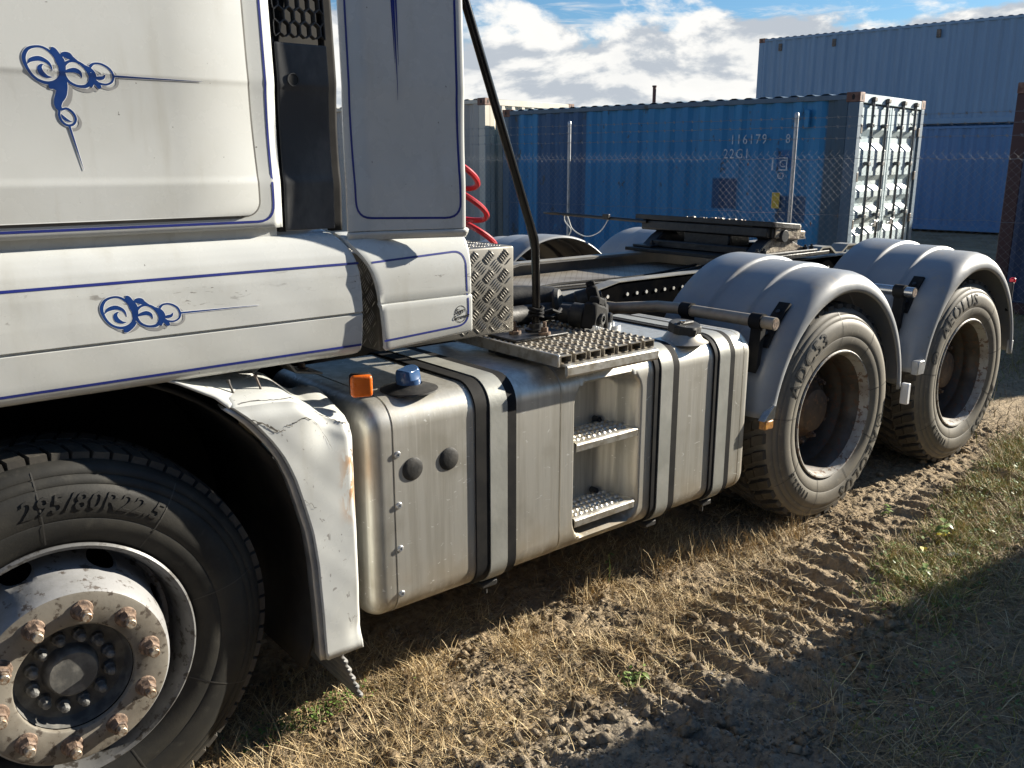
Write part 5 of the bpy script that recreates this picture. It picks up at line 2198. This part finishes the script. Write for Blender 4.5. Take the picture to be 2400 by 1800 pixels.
for yc in (0.86, 1.62):
    q = MB()
    y0, y1 = yc-0.035, yc+0.035
    q.prism([(3.93, 1.141), (4.02, 1.205), (4.10, 1.245), (4.22, 1.245), (4.30, 1.205), (4.47, 1.141)], 'y', y0, y1)
    q.box(3.90, 4.50, yc-0.075, yc+0.075, 1.141, 1.156, 0.003)
    q.cyl((4.15, y0-0.05, 1.245), (4.15, y1+0.05, 1.245), 0.034, 18)
    pd = B(q, 'pedestal', M['chassis'], smooth=False, bevel=0.002)
    q = MB().prism([(3.96, 1.158), (4.03, 1.205), (4.11, 1.240), (4.20, 1.240), (4.28, 1.202), (4.44, 1.158)], 'y', y0-0.008, y0-0.001)
    B(q, 'pedestal_cheek', M['grease_light'] if yc < 1 else M['chassis'], pd, smooth=False)  # near cheek paler: the sunlight on it is put into the colour
    for x in (3.935, 4.00, 4.40, 4.465):
        q = MB().cyl((x, yc-0.055, 1.156), (x, yc-0.055, 1.172), 0.014, 6)
        q.cyl((x, yc-0.055, 1.172), (x, yc-0.055, 1.184), 0.007, 8)
        B(q, 'bolt', M['chassis'], pd)
q = MB().box(3.97, 4.02, 0.90, 1.60, 1.141, 1.185, 0.006)
q.box(4.30, 4.36, 0.90, 1.60, 1.141, 1.180, 0.006)
q.box(4.05, 4.25, 1.08, 1.42, 1.16, 1.245, 0.01)
B(q, 'support_beam', M['greasy'])
q = MB().prism([(4.50, 1.112), (4.52, 1.112), (4.58, 1.150), (4.66, 1.150), (4.72, 1.112), (4.80, 1.112), (4.86, 1.150), (4.94, 1.150), (5.0, 1.112), (5.02, 1.112), (4.945, 1.160), (4.855, 1.160), (4.79, 1.120), (4.73, 1.120), (4.665, 1.160), (4.575, 1.160)], 'y', 0.80, 0.90)
B(q, 'corrugated_plate', M['rail_light'], smooth=False)
q = MB().cyl((4.03, 1.70, 1.285), (4.00, 2.44, 1.30), 0.011, 10)
q.box(3.985, 4.015, 2.0, 2.05, 1.283, 1.318, 0.004)
q.tube([(4.00, 2.44, 1.30), (3.99, 2.50, 1.305), (4.00, 2.60, 1.30), (4.02, 2.66, 1.30), (4.03, 2.60, 1.296), (4.02, 2.5, 1.297)], 0.008, 6)
B(q, 'release_handle', M['greasy'])
q = MB().tube(smooth_path([(4.02, 2.02, 1.29), (4.02, 2.10, 1.20), (4.03, 2.24, 1.16), (4.02, 2.36, 1.20), (4.01, 2.40, 1.28), (4.0, 2.42, 1.30), (4.02, 2.44, 1.25), (4.02, 2.38, 1.20), (4.03, 2.41, 1.155)], 6), 0.0035, 6)
B(q, 'loose_cord', M['cord'])


# ---------------------------------------------------------------- rear mudguards
def mg_r(y):
    return interp(y, [(-0.034, 0.588), (-0.036, 0.600), (-0.030, 0.618), (-0.014, 0.640), (0.012, 0.657), (0.045, 0.664), (0.185, 0.667), (0.196, 0.669), (0.212, 0.682), (0.224, 0.684), (0.385, 0.684), (0.396, 0.686),
                      (0.412, 0.699), (0.424, 0.701), (0.60, 0.703), (0.615, 0.695)])


MGY = [(-0.030, 0.572), (-0.036, 0.588), (-0.034, 0.604), (-0.026, 0.622), (-0.010, 0.642), (0.012, 0.656), (0.040, 0.664), (0.10, 0.666), (0.186, 0.666), (0.195, 0.667), (0.199, 0.671), (0.203, 0.680), (0.208, 0.6835), (0.218, 0.684), (0.30, 0.684),
       (0.386, 0.683), (0.395, 0.684), (0.399, 0.688), (0.403, 0.697), (0.408, 0.7005), (0.418, 0.701), (0.52, 0.703), (0.60, 0.703), (0.615, 0.690)]


def mudguard(xc, far=False):
    a0, a1 = R(172), R(4)
    q = MB()
    vs = []
    n = 64
    for i in range(n+1):
        t = i/n
        a = a0+(a1-a0)*t
        for y, r_ in MGY:
            # lower ends run straight down
            ca, sa = math.cos(a), math.sin(a)
            x = xc+r_*0.915*ca
            z = ZW+r_*sa
            yy = y if not far else 2.50-y
            vs.append((x, yy, z))
    m = len(MGY)
    fs = [(i*m+k, (i+1)*m+k, (i+1)*m+k+1, i*m+k+1) for i in range(n) for k in range(m-1)]
    q.add(vs, fs)
    o = B(q, 'rear_mudguard', M['mudguard'], solid=0.006, angle=45)
    return o


for xc in (X2, X3):
    mg = mudguard(xc)
    mudguard(xc, True)
    # cross pipe and its clamps
    xp, zp = xc-0.555, 1.005
    q = MB()
    if xc == X2:
        q.tube([(xp, -0.03, zp), (xp, 0.50, zp), (xp-0.01, 0.60, zp-0.004), (xp-0.06, 0.68, zp-0.012), (xp-0.12, 0.76, zp-0.02), (xp-0.13, 0.86, zp-0.02)], 0.0265, 18)
    else:
        q.tube([(xp, 0.045, zp), (xp, 0.86, zp)], 0.0265, 18)
    pipe = B(q, 'support_pipe', M['pipe'] if xc == X2 else M['chrome'], mg)
    q = MB().disc((xp, -0.0312 if xc == X2 else 0.0438, zp), (0, -1, 0), 0.022, 18)
    B(q, 'pipe_end', M['rust'], mg, fix=False)
    for yc in ((0.055, 0.43) if xc == X2 else (0.12, 0.45)):
        q = MB().lathe([(0.0285, -0.028), (0.034, -0.028), (0.034, 0.028), (0.0285, 0.028)], 20, (xp, yc, zp), 'y')
        pts = []
        for t_ in (R(146), R(139), R(132), R(126)):
            pts.append((xc+0.680*0.915*math.cos(t_)-0.006, ZW+0.680*math.sin(t_)+0.004))
        low = [(xp+0.02, zp-0.035), (xc+0.68*0.915*math.cos(R(152)), ZW+0.68*math.sin(R(152)))]
        outer = [(a, b) for a, b in pts]
        inner = [(a+0.012, b-0.008) for a, b in reversed(pts)]
        q.prism(outer+inner, 'y', yc-0.028, yc+0.028)
        q.prism([(xp-0.012, zp-0.03), (xp+0.02, zp-0.03), (xc+0.685*0.915*math.cos(R(153)), ZW+0.685*math.sin(R(153))), (xc+0.685*0.915*math.cos(R(156))-0.012, ZW+0.685*math.sin(R(156)))], 'y', yc-0.026, yc+0.026)
        cl = B(q, 'clamp', M['black'], mg, smooth=True, angle=30)
        for t_ in (R(141), R(131)):
            px, pz = xc+0.680*0.915*math.cos(t_)-0.006, ZW+0.680*math.sin(t_)+0.004
            nv = Vector((math.cos(t_), 0, math.sin(t_)))
            q = MB().cyl(Vector((px, yc, pz))-nv*0.004, Vector((px, yc, pz))+nv*0.007, 0.010, 10)
            B(q, 'clamp_bolt', M['chassis'], mg)
mgs = [o for o in truck.children if o.name.startswith('rear_mudguard')]
# end lamps and plates on the mudguards
q = MB().box(2.868, 2.926, -0.046, -0.012, 0.560, 0.598, 0.004)
B(q, 'side_marker', M['amber_dirty'])
q = MB().prism([(2.858, 0.598), (2.935, 0.600), (2.94, 0.655), (2.925, 0.662)], 'y', -0.044, -0.012)
B(q, 'marker_bracket', M['chrome'], smooth=False, bevel=0.002)
B(MB().box(4.045, 4.072, -0.060, -0.020, 0.468, 0.575, 0.004), 'white_reflector', M['white_vinyl'])
B(MB().box(4.152, 4.216, -0.048, -0.010, 0.600, 0.672, 0.004), 'end_plate', M['galv'])
q = MB().box(5.31, 5.335, 0.0, 0.03, 0.965, 0.995, 0.006)
B(q, 'tail_lamp', M['red_lens'])
B(MB().box(5.30, 5.315, 0.0, 0.03, 0.80, 0.97, 0.004), 'lamp_bracket', M['chassis'])
B(MB().box(5.325, 5.337, -0.03, 0.0, 0.55, 0.63, 0.003), 'white_reflector', M['white_vinyl'])

# ---------------------------------------------------------------- hoses and couplings on the catwalk
pts = []
for k in range(150):
    t = k/149
    a = 2*PI*3.6*t+0.6
    cx_, cy_ = 1.885+0.16*t, 0.80
    cz_ = 1.70-0.46*t
    pts.append((cx_+0.078*math.cos(a), cy_+0.078*math.sin(a), cz_-0.035*math.cos(a)))
q = MB().tube(pts, 0.0115, 8)
B(q, 'air_hose', M['red_hose'])
q = MB().tube(smooth_path([(1.62, 0.66, 1.16), (1.85, 0.60, 1.135), (2.05, 0.55, 1.125), (2.16, 0.50, 1.115)], 6), 0.052, 16)
cb = B(q, 'duct_hose', M['rubber_plug'])
q = MB().tube(smooth_path([(1.64, 0.42, 1.10), (1.80, 0.44, 1.085), (1.98, 0.47, 1.08), (2.12, 0.44, 1.082), (2.22, 0.36, 1.075)], 6), 0.036, 12)
B(q, 'supply_cable', M['rubber_plug'])
q = MB().tube(smooth_path([(1.64, 0.55, 1.06), (1.85, 0.54, 1.06), (2.05, 0.50, 1.06), (2.2, 0.44, 1.12), (2.27, 0.40, 1.135)], 6), 0.022, 10)
B(q, 'supply_cable', M['rubber_plug'])
q = MB().prism([(1.612, 1.055), (1.80, 1.048), (1.80, 1.10), (1.72, 1.19), (1.612, 1.235)], 'y', 0.50, 0.52)
B(q, 'splash_plate', M['chassis'], smooth=False)


def coupling(c, d, up, s_, rust=False):
    """trailer line coupling: round body, square flange, ribbed hand wheel"""
    d = Vector(d).normalized()
    up = Vector(up).normalized()
    r_ = d.cross(up).normalized()
    up = r_.cross(d)
    c = Vector(c)
    q = MB()
    q.tube([c-d*0.10*s_, c-d*0.06*s_, c-d*0.05*s_, c], [0.034*s_, 0.036*s_, 0.046*s_, 0.046*s_], 16)
    body = B(q, 'coupling', M['rubber_plug'])
    Mx = Matrix((r_, up, d)).transposed().to_4x4()
    Mx.translation = c
    q = MB().box(-0.05*s_, 0.05*s_, -0.05*s_, 0.05*s_, 0.0, 0.055*s_, 0.010*s_)
    q.box(-0.030*s_, 0.030*s_, 0.045*s_, 0.075*s_, 0.01*s_, 0.05*s_, 0.006*s_)
    q.xform(Mx)
    B(q, 'coupling_head', M['black'], body)
    q = MB()
    for k in range(6):
        o_ = (-0.042+k*0.0168)*s_
        q.box(o_-0.0035*s_, o_+0.0035*s_, -0.056*s_, -0.030*s_, 0.020*s_, 0.064*s_, 0.002*s_)
    q.xform(Mx)
    o = B(q, 'grip_ribs', M['galv'], body)
    o['kind'] = 'stuff'
    q = MB().lathe([(0.020*s_, 0.0), (0.020*s_, 0.012*s_), (0.012*s_, 0.013*s_), (0.011*s_, 0.006*s_), (0.0, 0.005*s_)], 16, (0, 0, 0.055*s_), 'z')
    q.xform(Mx)
    B(q, 'coupling_seal', M['chassis'], body)


coupling((2.250, 0.395, 1.125), (0.75, -0.6, 0.25), (0, 0.2, 1), 0.85)
coupling((2.235, 0.34, 1.055), (0.60, -0.7, 0.05), (-0.2, 0, 1), 1.0)
coupling((2.125, 0.27, 1.082), (0.35, -0.9, -0.05), (0.3, 0, 1), 1.05)
q = MB().lathe([(0.055, 0.0), (0.060, 0.01), (0.052, 0.024), (0.030, 0.030), (0, 0.028)], 24, (0, 0, 0), 'z')
q.xform(Matrix.Translation((2.13, 0.45, 1.11)) @ Matrix.Rotation(R(75), 4, 'X') @ Matrix.Rotation(R(35), 4, 'Y'))
B(q, 'dust_cap', M['rubber_plug'])
q = MB().cyl((2.24, 0.33, 1.06), (2.215, 0.29, 1.10), 0.010, 10)
q.cyl((2.215, 0.29, 1.10), (2.19, 0.27, 1.105), 0.006, 8)
B(q, 'release_lever', M['galv'])
# loose air and electric lines between the cab and the coupling
for k, (y0, y1, sag, r_) in enumerate(((0.98, 1.02, 0.05, 0.008), (1.06, 1.10, 0.03, 0.0065), (0.92, 1.16, 0.075, 0.0075))):
    q = MB().tube(smooth_path([(1.60, y0, 1.20-0.03*k), (1.85, y0+0.02, 1.12+sag), (2.20, y0+0.05, 1.06), (2.75, y1, 1.054), (3.35, y1-0.05, 1.056), (3.86, y1, 1.075)], 8), r_, 8)
    B(q, 'air_line', M['black'] if k != 1 else M['rubber_plug'])
q = MB().tube(smooth_path([(2.26, 0.34, 1.06), (2.33, 0.36, 1.035), (2.42, 0.50, 1.02), (2.56, 0.66, 1.03), (2.75, 0.80, 1.02)], 7), 0.007, 7)
B(q, 'air_line', M['black'])
# crumpled wrap lying behind the tread box
q = MB()
rr = random.Random(12)
us_, vs_ = lin(0, 1, 14), lin(0, 1, 14)
hm = {}
for u in us_:
    for v in vs_:
        hm[(u, v)] = rr.random()
q.grid(lambda u, v: (1.655+0.15*u+0.02*hm[(u, v)], 0.60+0.16*v+0.02*hm[(u, v)], 1.185-0.05*u*u+0.035*math.sin(u*7)*math.cos(v*6)+0.022*hm[(u, v)]+0.06*(1-u)), us_, vs_)
o = q.build('plastic_wrap', M['wrap'], None, angle=20, solid=0.0015)
tag(o, 'crumpled pale blue plastic wrap lying on the black hose behind the tread plate box', 'plastic wrap')


# ================================================================== GROUND COVER
def blades(name, n, xy, L, W_, lean, mats, curl=0.5, seed=1, lift=0.0):
    """n grass blades as ribbons of real geometry; xy(rng, n) gives the roots"""
    r = np.random.default_rng(seed)
    x, y = xy(r, n)
    n = len(x)
    z = ground_h(x, y)-0.004+lift
    az = r.uniform(0, 2*PI, n)
    ln = r.uniform(L[0], L[1], n)*r.uniform(0.6, 1.0, n)
    w = r.uniform(W_[0], W_[1], n)
    le = np.radians(r.uniform(lean[0], lean[1], n))
    cu = r.uniform(-0.2, 1.0, n)*curl
    dx, dy = np.cos(az), np.sin(az)
    tw = az+PI/2+r.uniform(-0.9, 0.9, n)
    sx, sy = np.cos(tw), np.sin(tw)
    V = np.zeros((n, 8, 3))
    px, py, pz = x.copy(), y.copy(), z.copy()
    ang = le.copy()
    side = r.uniform(-0.5, 0.5, n)
    for k in range(4):
        ww = w*(1.0, 0.9, 0.62, 0.08)[k]*0.5
        V[:, 2*k, 0] = px-sx*ww
        V[:, 2*k, 1] = py-sy*ww
        V[:, 2*k, 2] = pz
        V[:, 2*k+1, 0] = px+sx*ww
        V[:, 2*k+1, 1] = py+sy*ww
        V[:, 2*k+1, 2] = pz+ww*0.4
        st = ln/3
        h = np.sin(ang)
        px = px+st*(dx*h-dy*side*0.35*k)
        py = py+st*(dy*h+dx*side*0.35*k)
        pz = np.maximum(pz+st*np.cos(ang), z-0.002+0.004*k)
        ang = ang+cu*0.8
    base = np.arange(n)[:, None]*8
    F = np.concatenate([base+np.array([[2*k, 2*k+1, 2*k+3, 2*k+2]]) for k in range(3)], 0)
    o = link(name, fast_mesh(name, V.reshape(-1, 3), F, mats, smooth=False))
    o['kind'] = 'stuff'
    return o


def straw_mat(name, cols, rough=0.7, trans=0.15):
    t = NT(name)
    g = t.n('ShaderNodeNewGeometry')
    cr = t.n('ShaderNodeValToRGB')
    els = cr.color_ramp.elements
    while len(els) < len(cols):
        els.new(0.5)
    for i, c in enumerate(cols):
        els[i].position = i/(len(cols)-1)
        els[i].color = (*c, 1)
    t.t.links.new(g.outputs['Random Per Island'], cr.inputs[0])
    t.set(cr.outputs[0], rough, 0, 0.3)
    return t.m


M['straw'] = straw_mat('dry_straw', [(0.64, 0.49, 0.26), (0.46, 0.32, 0.15), (0.74, 0.61, 0.37), (0.28, 0.19, 0.10), (0.55, 0.41, 0.20)])
M['straw_dull'] = straw_mat('dull_dead_grass', [(0.36, 0.27, 0.15), (0.22, 0.165, 0.09), (0.44, 0.34, 0.20), (0.15, 0.12, 0.065), (0.25, 0.22, 0.10)])
M['green'] = straw_mat('green_grass_blades', [(0.16, 0.20, 0.04), (0.26, 0.28, 0.06), (0.44, 0.40, 0.13), (0.11, 0.15, 0.035), (0.36, 0.34, 0.10)])
M['leaf'] = straw_mat('weed_leaf', [(0.09, 0.17, 0.035), (0.13, 0.22, 0.045), (0.19, 0.25, 0.07), (0.07, 0.14, 0.04)], 0.45)
M['leaf_yellow'] = simple('yellowing_leaf', (0.55, 0.42, 0.03), (0.30, 0.34, 0.05), 0.45, nscale=40)
M['leaf_grey'] = simple('dry_grey_leaf', (0.34, 0.37, 0.32), (0.24, 0.25, 0.2), 0.5, nscale=40)


def field(dens, x0, x1, y0, y1, gx=1.0):
    def f(r, n):
        X = np.zeros(0)
        Y = np.zeros(0)
        while len(X) < n:
            a = r.uniform(0, 1, n*2)**gx*(x1-x0)+x0
            b = r.uniform(y0, y1, n*2)
            k = r.uniform(0, 1, n*2) < dens(a, b)
            X = np.concatenate([X, a[k]])
            Y = np.concatenate([Y, b[k]])
        return X[:n], Y[:n]
    return f


def d_near(x, y):
    p = nsst(0.46, 0.60, fbm(x, y, 3.6, 3, 200))
    edge = nsst(-0.62, -0.18, y+0.06*(x-1.5))*nsst(0.42, 0.28, y-0.05*(x-1))
    return np.clip(0.08+p, 0, 1)*edge*nsst(3.9, 2.6, x)


def d_track(x, y):
    return nsst(0.50, 0.62, fbm(x, y, 4.5, 3, 220))*0.8+0.1


def d_right(x, y):
    e = nsst(-0.62, -0.80, y-0.10*(x-2.9)+0.22*(fbm(x, y, 2.6, 3, 230)-0.5))
    return e*(0.35+0.65*nsst(0.35, 0.6, fbm(x, y, 3.0, 3, 240)))


def d_lit(x, y):
    yc = -0.66+0.185*(x-2.95)+0.10*(fbm(x, y, 2.4, 2, 231)-0.5)
    e = nsst(0.24, 0.10, np.abs(y-yc))*nsst(2.75, 3.0, x)*nsst(6.2, 5.2, x)
    return e*(0.25+0.75*nsst(0.36, 0.56, fbm(x, y, 6.0, 3, 241)))


def d_far(x, y):
    return 0.3+0.7*nsst(0.4, 0.6, fbm(x, y, 1.2, 3, 250))


blades('dry_grass', 17000, field(d_near, 0.25, 3.9, -0.75, 0.45, 1.2), (0.03, 0.13), (0.0012, 0.0032), (30, 88), M['straw'], 0.5, 11)
blades('dry_grass', 6000, field(d_near, 0.25, 3.9, -0.75, 0.45, 1.2), (0.02, 0.06), (0.0012, 0.0026), (60, 92), M['straw_dull'], 0.3, 12)
blades('dry_grass', 5000, field(d_track, 1.6, 5.4, -0.9, 0.35), (0.02, 0.08), (0.0012, 0.0026), (60, 92), M['straw'], 0.3, 13)
blades('dry_grass', 14000, field(d_right, 1.9, 4.6, -1.75, -0.35), (0.05, 0.18), (0.0014, 0.0034), (45, 88), M['straw_dull'], 0.5, 14)
blades('dry_grass', 5200, field(d_right, 1.9, 4.6, -1.75, -0.35), (0.05, 0.18), (0.0014, 0.0034), (50, 88), M['straw'], 0.5, 15)
blades('green_grass', 3200, field(d_right, 2.0, 4.6, -1.75, -0.4), (0.03, 0.10), (0.0016, 0.0034), (15, 65), M['green'], 0.6, 16)
blades('green_grass', 7000, field(d_lit, 2.7, 6.2, -1.2, 0.4), (0.03, 0.12), (0.0016, 0.0036), (8, 55), M['green'], 0.6, 17)
blades('dry_grass', 7000, field(d_lit, 2.7, 6.2, -1.2, 0.4), (0.05, 0.15), (0.0014, 0.0034), (20, 75), M['straw'], 0.6, 18)
blades('dry_grass', 13000, field(d_far, 4.9, 11.0, -1.5, 4.0), (0.05, 0.16), (0.0025, 0.006), (10, 70), M['straw_dull'], 0.5, 19)
blades('green_grass', 6000, field(d_far, 5.2, 11.0, -1.5, 4.0), (0.04, 0.14), (0.0025, 0.006), (5, 50), M['green'], 0.5, 20)
blades('dry_grass', 2400, field(lambda x, y: 0.6*nsst(0.4, 0.6, fbm(x, y, 3, 3, 260))+0.15, 0.3, 5.0, 0.15, 1.1), (0.05, 0.15), (0.0012, 0.003), (15, 75), M['straw_dull'], 0.5, 21)


def tuft(r, n):
    cs = [(2.62, 0.10), (2.80, 0.06), (2.45, 0.12), (2.98, 0.02), (3.18, -0.02), (1.55, 0.02), (1.25, 0.06), (2.05, 0.14)]
    k = r.integers(0, len(cs), n)
    c = np.array(cs)[k]
    return c[:, 0]+r.normal(0, 0.055, n), c[:, 1]+r.normal(0, 0.035, n)


blades('dry_grass', 900, tuft, (0.06, 0.20), (0.0014, 0.0030), (5, 70), M['straw'], 0.6, 22)
# low clover-like ground cover
def leaflets(name, n, xy, size, mat, seed):
    r = np.random.default_rng(seed)
    x, y = xy(r, n)
    z = ground_h(x, y)+r.uniform(0.004, 0.035, n)
    s_ = r.uniform(size[0], size[1], n)
    V = np.zeros((n, 4, 3))
    az = r.uniform(0, 2*PI, n)
    ti = r.uniform(-0.6, 0.6, n)
    for k, (a, b) in enumerate(((-1, 0), (0, -0.62), (1, 0), (0, 0.62))):
        V[:, k, 0] = x+s_*(a*np.cos(az)-b*np.sin(az))
        V[:, k, 1] = y+s_*(a*np.sin(az)+b*np.cos(az))
        V[:, k, 2] = z+s_*(a*np.sin(ti)+0.25*b)
    F = np.arange(n)[:, None]*4+np.array([[0, 1, 2, 3]])
    o = link(name, fast_mesh(name, V.reshape(-1, 3), F, mat, smooth=False))
    o['kind'] = 'stuff'
    return o


leaflets('clover', 3200, field(d_lit, 2.7, 5.5, -1.2, 0.2), (0.005, 0.012), M['leaf'], 31)
leaflets('clover', 900, field(lambda x, y: d_right(x, y)*nsst(0.50, 0.58, fbm(x, y, 3.5, 2, 270)), 2.0, 4.6, -1.6, -0.4), (0.005, 0.011), M['leaf'], 32)


def spot(cx, cy, sx, sy):
    return lambda r, n: (cx+r.normal(0, sx, n), cy+r.normal(0, sy, n))


leaflets('clover', 420, spot(0.82, 0.115, 0.12, 0.03), (0.004, 0.008), M['leaf'], 33)
leaflets('clover', 60, spot(1.75, -0.36, 0.03, 0.02), (0.006, 0.011), M['leaf'], 34)
# loose crumbs of soil and small stones
def crumbs(name, n, xy, size, mat, seed):
    r = np.random.default_rng(seed)
    x, y = xy(r, n)
    n = len(x)
    z = ground_h(x, y)
    s_ = size[0]*(size[1]/size[0])**(r.uniform(0, 1, n)**2.2)
    dirs = np.array([(1, 0, 0), (0, 1, 0), (-1, 0, 0), (0, -1, 0), (0.2, 0.1, 0.8), (0, 0, -0.6)], float)
    V = np.zeros((n, 6, 3))
    for k in range(6):
        j = r.uniform(0.55, 1.25, (n, 3))
        V[:, k, :] = dirs[k]*j*s_[:, None]+r.normal(0, 0.12, (n, 3))*s_[:, None]
    az = r.uniform(0, 2*PI, n)
    c, sn = np.cos(az)[:, None], np.sin(az)[:, None]
    X = V[:, :, 0]*c-V[:, :, 1]*sn
    Y = V[:, :, 0]*sn+V[:, :, 1]*c
    V[:, :, 0] = X+x[:, None]
    V[:, :, 1] = Y+y[:, None]
    V[:, :, 2] += (z+s_*0.25)[:, None]
    tri = np.array([(0, 1, 4), (1, 2, 4), (2, 3, 4), (3, 0, 4), (1, 0, 5), (2, 1, 5), (3, 2, 5), (0, 3, 5)])
    F = (np.arange(n)[:, None, None]*6+tri[None]).reshape(-1, 3)
    o = link(name, fast_mesh(name, V.reshape(-1, 3), F, mat, smooth=False))
    o['kind'] = 'stuff'
    return o


M['crumb'] = straw_mat('soil_crumbs', [(0.25, 0.20, 0.14), (0.15, 0.115, 0.075), (0.36, 0.31, 0.23), (0.10, 0.075, 0.05), (0.30, 0.25, 0.19)], 0.9)
M['stone'] = straw_mat('grey_gravel', [(0.24, 0.22, 0.19), (0.16, 0.145, 0.12), (0.30, 0.28, 0.25), (0.2, 0.18, 0.15)], 0.85)
crumbs('soil_crumbs', 30000, field(lambda x, y: 0.35+0.65*nsst(0.4, 0.6, fbm(x, y, 6, 3, 300)), 0.2, 4.4, -1.4, 0.40, 1.4), (0.0016, 0.010), M['crumb'], 41)
crumbs('soil_crumbs', 700, field(lambda x, y: nsst(0.5, 0.6, fbm(x, y, 3, 3, 310)), 0.6, 5.0, -1.0, 0.2), (0.010, 0.034), M['dirt'], 42)
crumbs('gravel', 2600, field(lambda x, y: nsst(-0.35, -0.6, y)*nsst(2.9, 2.0, x), 0.9, 3.0, -1.4, -0.3), (0.002, 0.013), M['stone'], 43)


# ---------------------------------------------------------------- single weeds and fallen leaves
def leaf_mesh(mb, base, d, up, L, w, fold=0.25, droop=0.4):
    base = Vector(base)
    d = Vector(d).normalized()
    sd = d.cross(Vector(up)).normalized()
    u = sd.cross(d)
    vs, fs = [], []
    n = 6
    for i in range(n+1):
        t = i/n
        ww = w*math.sin(PI*min(1, t*0.94+0.03))**0.8
        c = base+d*L*t-Vector((0, 0, 1))*droop*L*t*t
        vs += [c-sd*ww+u*fold*ww, c, c+sd*ww+u*fold*ww]
    for i in range(n):
        a = 3*i
        fs += [(a, a+3, a+4, a+1), (a+1, a+4, a+5, a+2)]
    mb.add(vs, fs)


def weed(x, y, h, n, L, label, seed, yellow=0):
    r = random.Random(seed)
    z = gz(x, y)-0.005
    t = thing('weed', label, 'plant', (x, y, z))
    top = Vector((x+0.25*h*(r.random()-0.5), y+0.25*h*(r.random()-0.5), z+h))
    mid = Vector((x, y, z)).lerp(top, 0.5)+Vector((0.06*h, 0, 0))
    pts = smooth_path([(x, y, z), tuple(mid), tuple(top)], 4)
    MB().tube(pts, [0.0022-0.0010*i/len(pts) for i in range(len(pts))], 6).build('stem', M['leaf'], t)
    for k in range(n):
        f = (0.25+0.75*(k+1)/n)
        p = Vector((x, y, z)).lerp(top, f)
        a = k*2.4+r.random()
        mb = MB()
        leaf_mesh(mb, p, (math.cos(a), math.sin(a), 0.5*r.random()), (0, 0, 1), L*(0.7+0.5*r.random()), L*0.30, 0.25, 0.3+0.5*r.random())
        mb.build('leaf', M['leaf_yellow'] if k < yellow else M['leaf'], t, fix=False)


weed(3.62, -0.50, 0.10, 9, 0.045, 'leafy weed with a few yellow leaves at the edge of the tyre track', 3, 3)
weed(3.72, -0.19, 0.06, 7, 0.035, 'small pale green weed alone on the bare tyre track', 5)
weed(2.17, 0.16, 0.13, 3, 0.022, 'thin green seedling in front of the shaded gap under the fuel tank', 6)
weed(1.79, -0.375, 0.035, 8, 0.030, 'low green rosette on the sunlit straw in front of the fuel tank', 8)
weed(3.20, -0.62, 0.07, 10, 0.040, 'dark green bushy weed on the shadow line', 9)
for x, y, L, az, m, lab in ((3.40, -0.515, 0.055, 0.4, 'leaf_yellow', 'yellow fallen leaf, the larger of two beside the weeds'), (3.33, -0.545, 0.034, 2.4, 'leaf_yellow', 'small yellow fallen leaf lying flat on the soil'),
                            (3.46, -0.585, 0.075, -0.9, 'leaf_grey', 'dry grey leaf lying across the grass edge')):
    mb = MB()
    leaf_mesh(mb, (x, y, gz(x, y)+0.022), (math.cos(az), math.sin(az), 0.12), (0, 0, 1), L, L*0.27, 0.5, 0.15)
    o = mb.build('fallen_leaf', M[m], None, fix=False)
    tag(o, lab, 'leaf')
rr = random.Random(5)
q = MB().tube(smooth_path([(2.10, -0.88, gz(2.1, -0.88)+0.006), (2.17, -0.84, gz(2.17, -0.84)+0.03), (2.30, -0.83, gz(2.3, -0.83)+0.07), (2.42, -0.79, gz(2.42, -0.79)+0.05)], 6), 0.0016, 5)
o = q.build('dry_stalk', M['straw'])
tag(o, 'single pale bent stalk arching over the shaded tyre track', 'stalk')
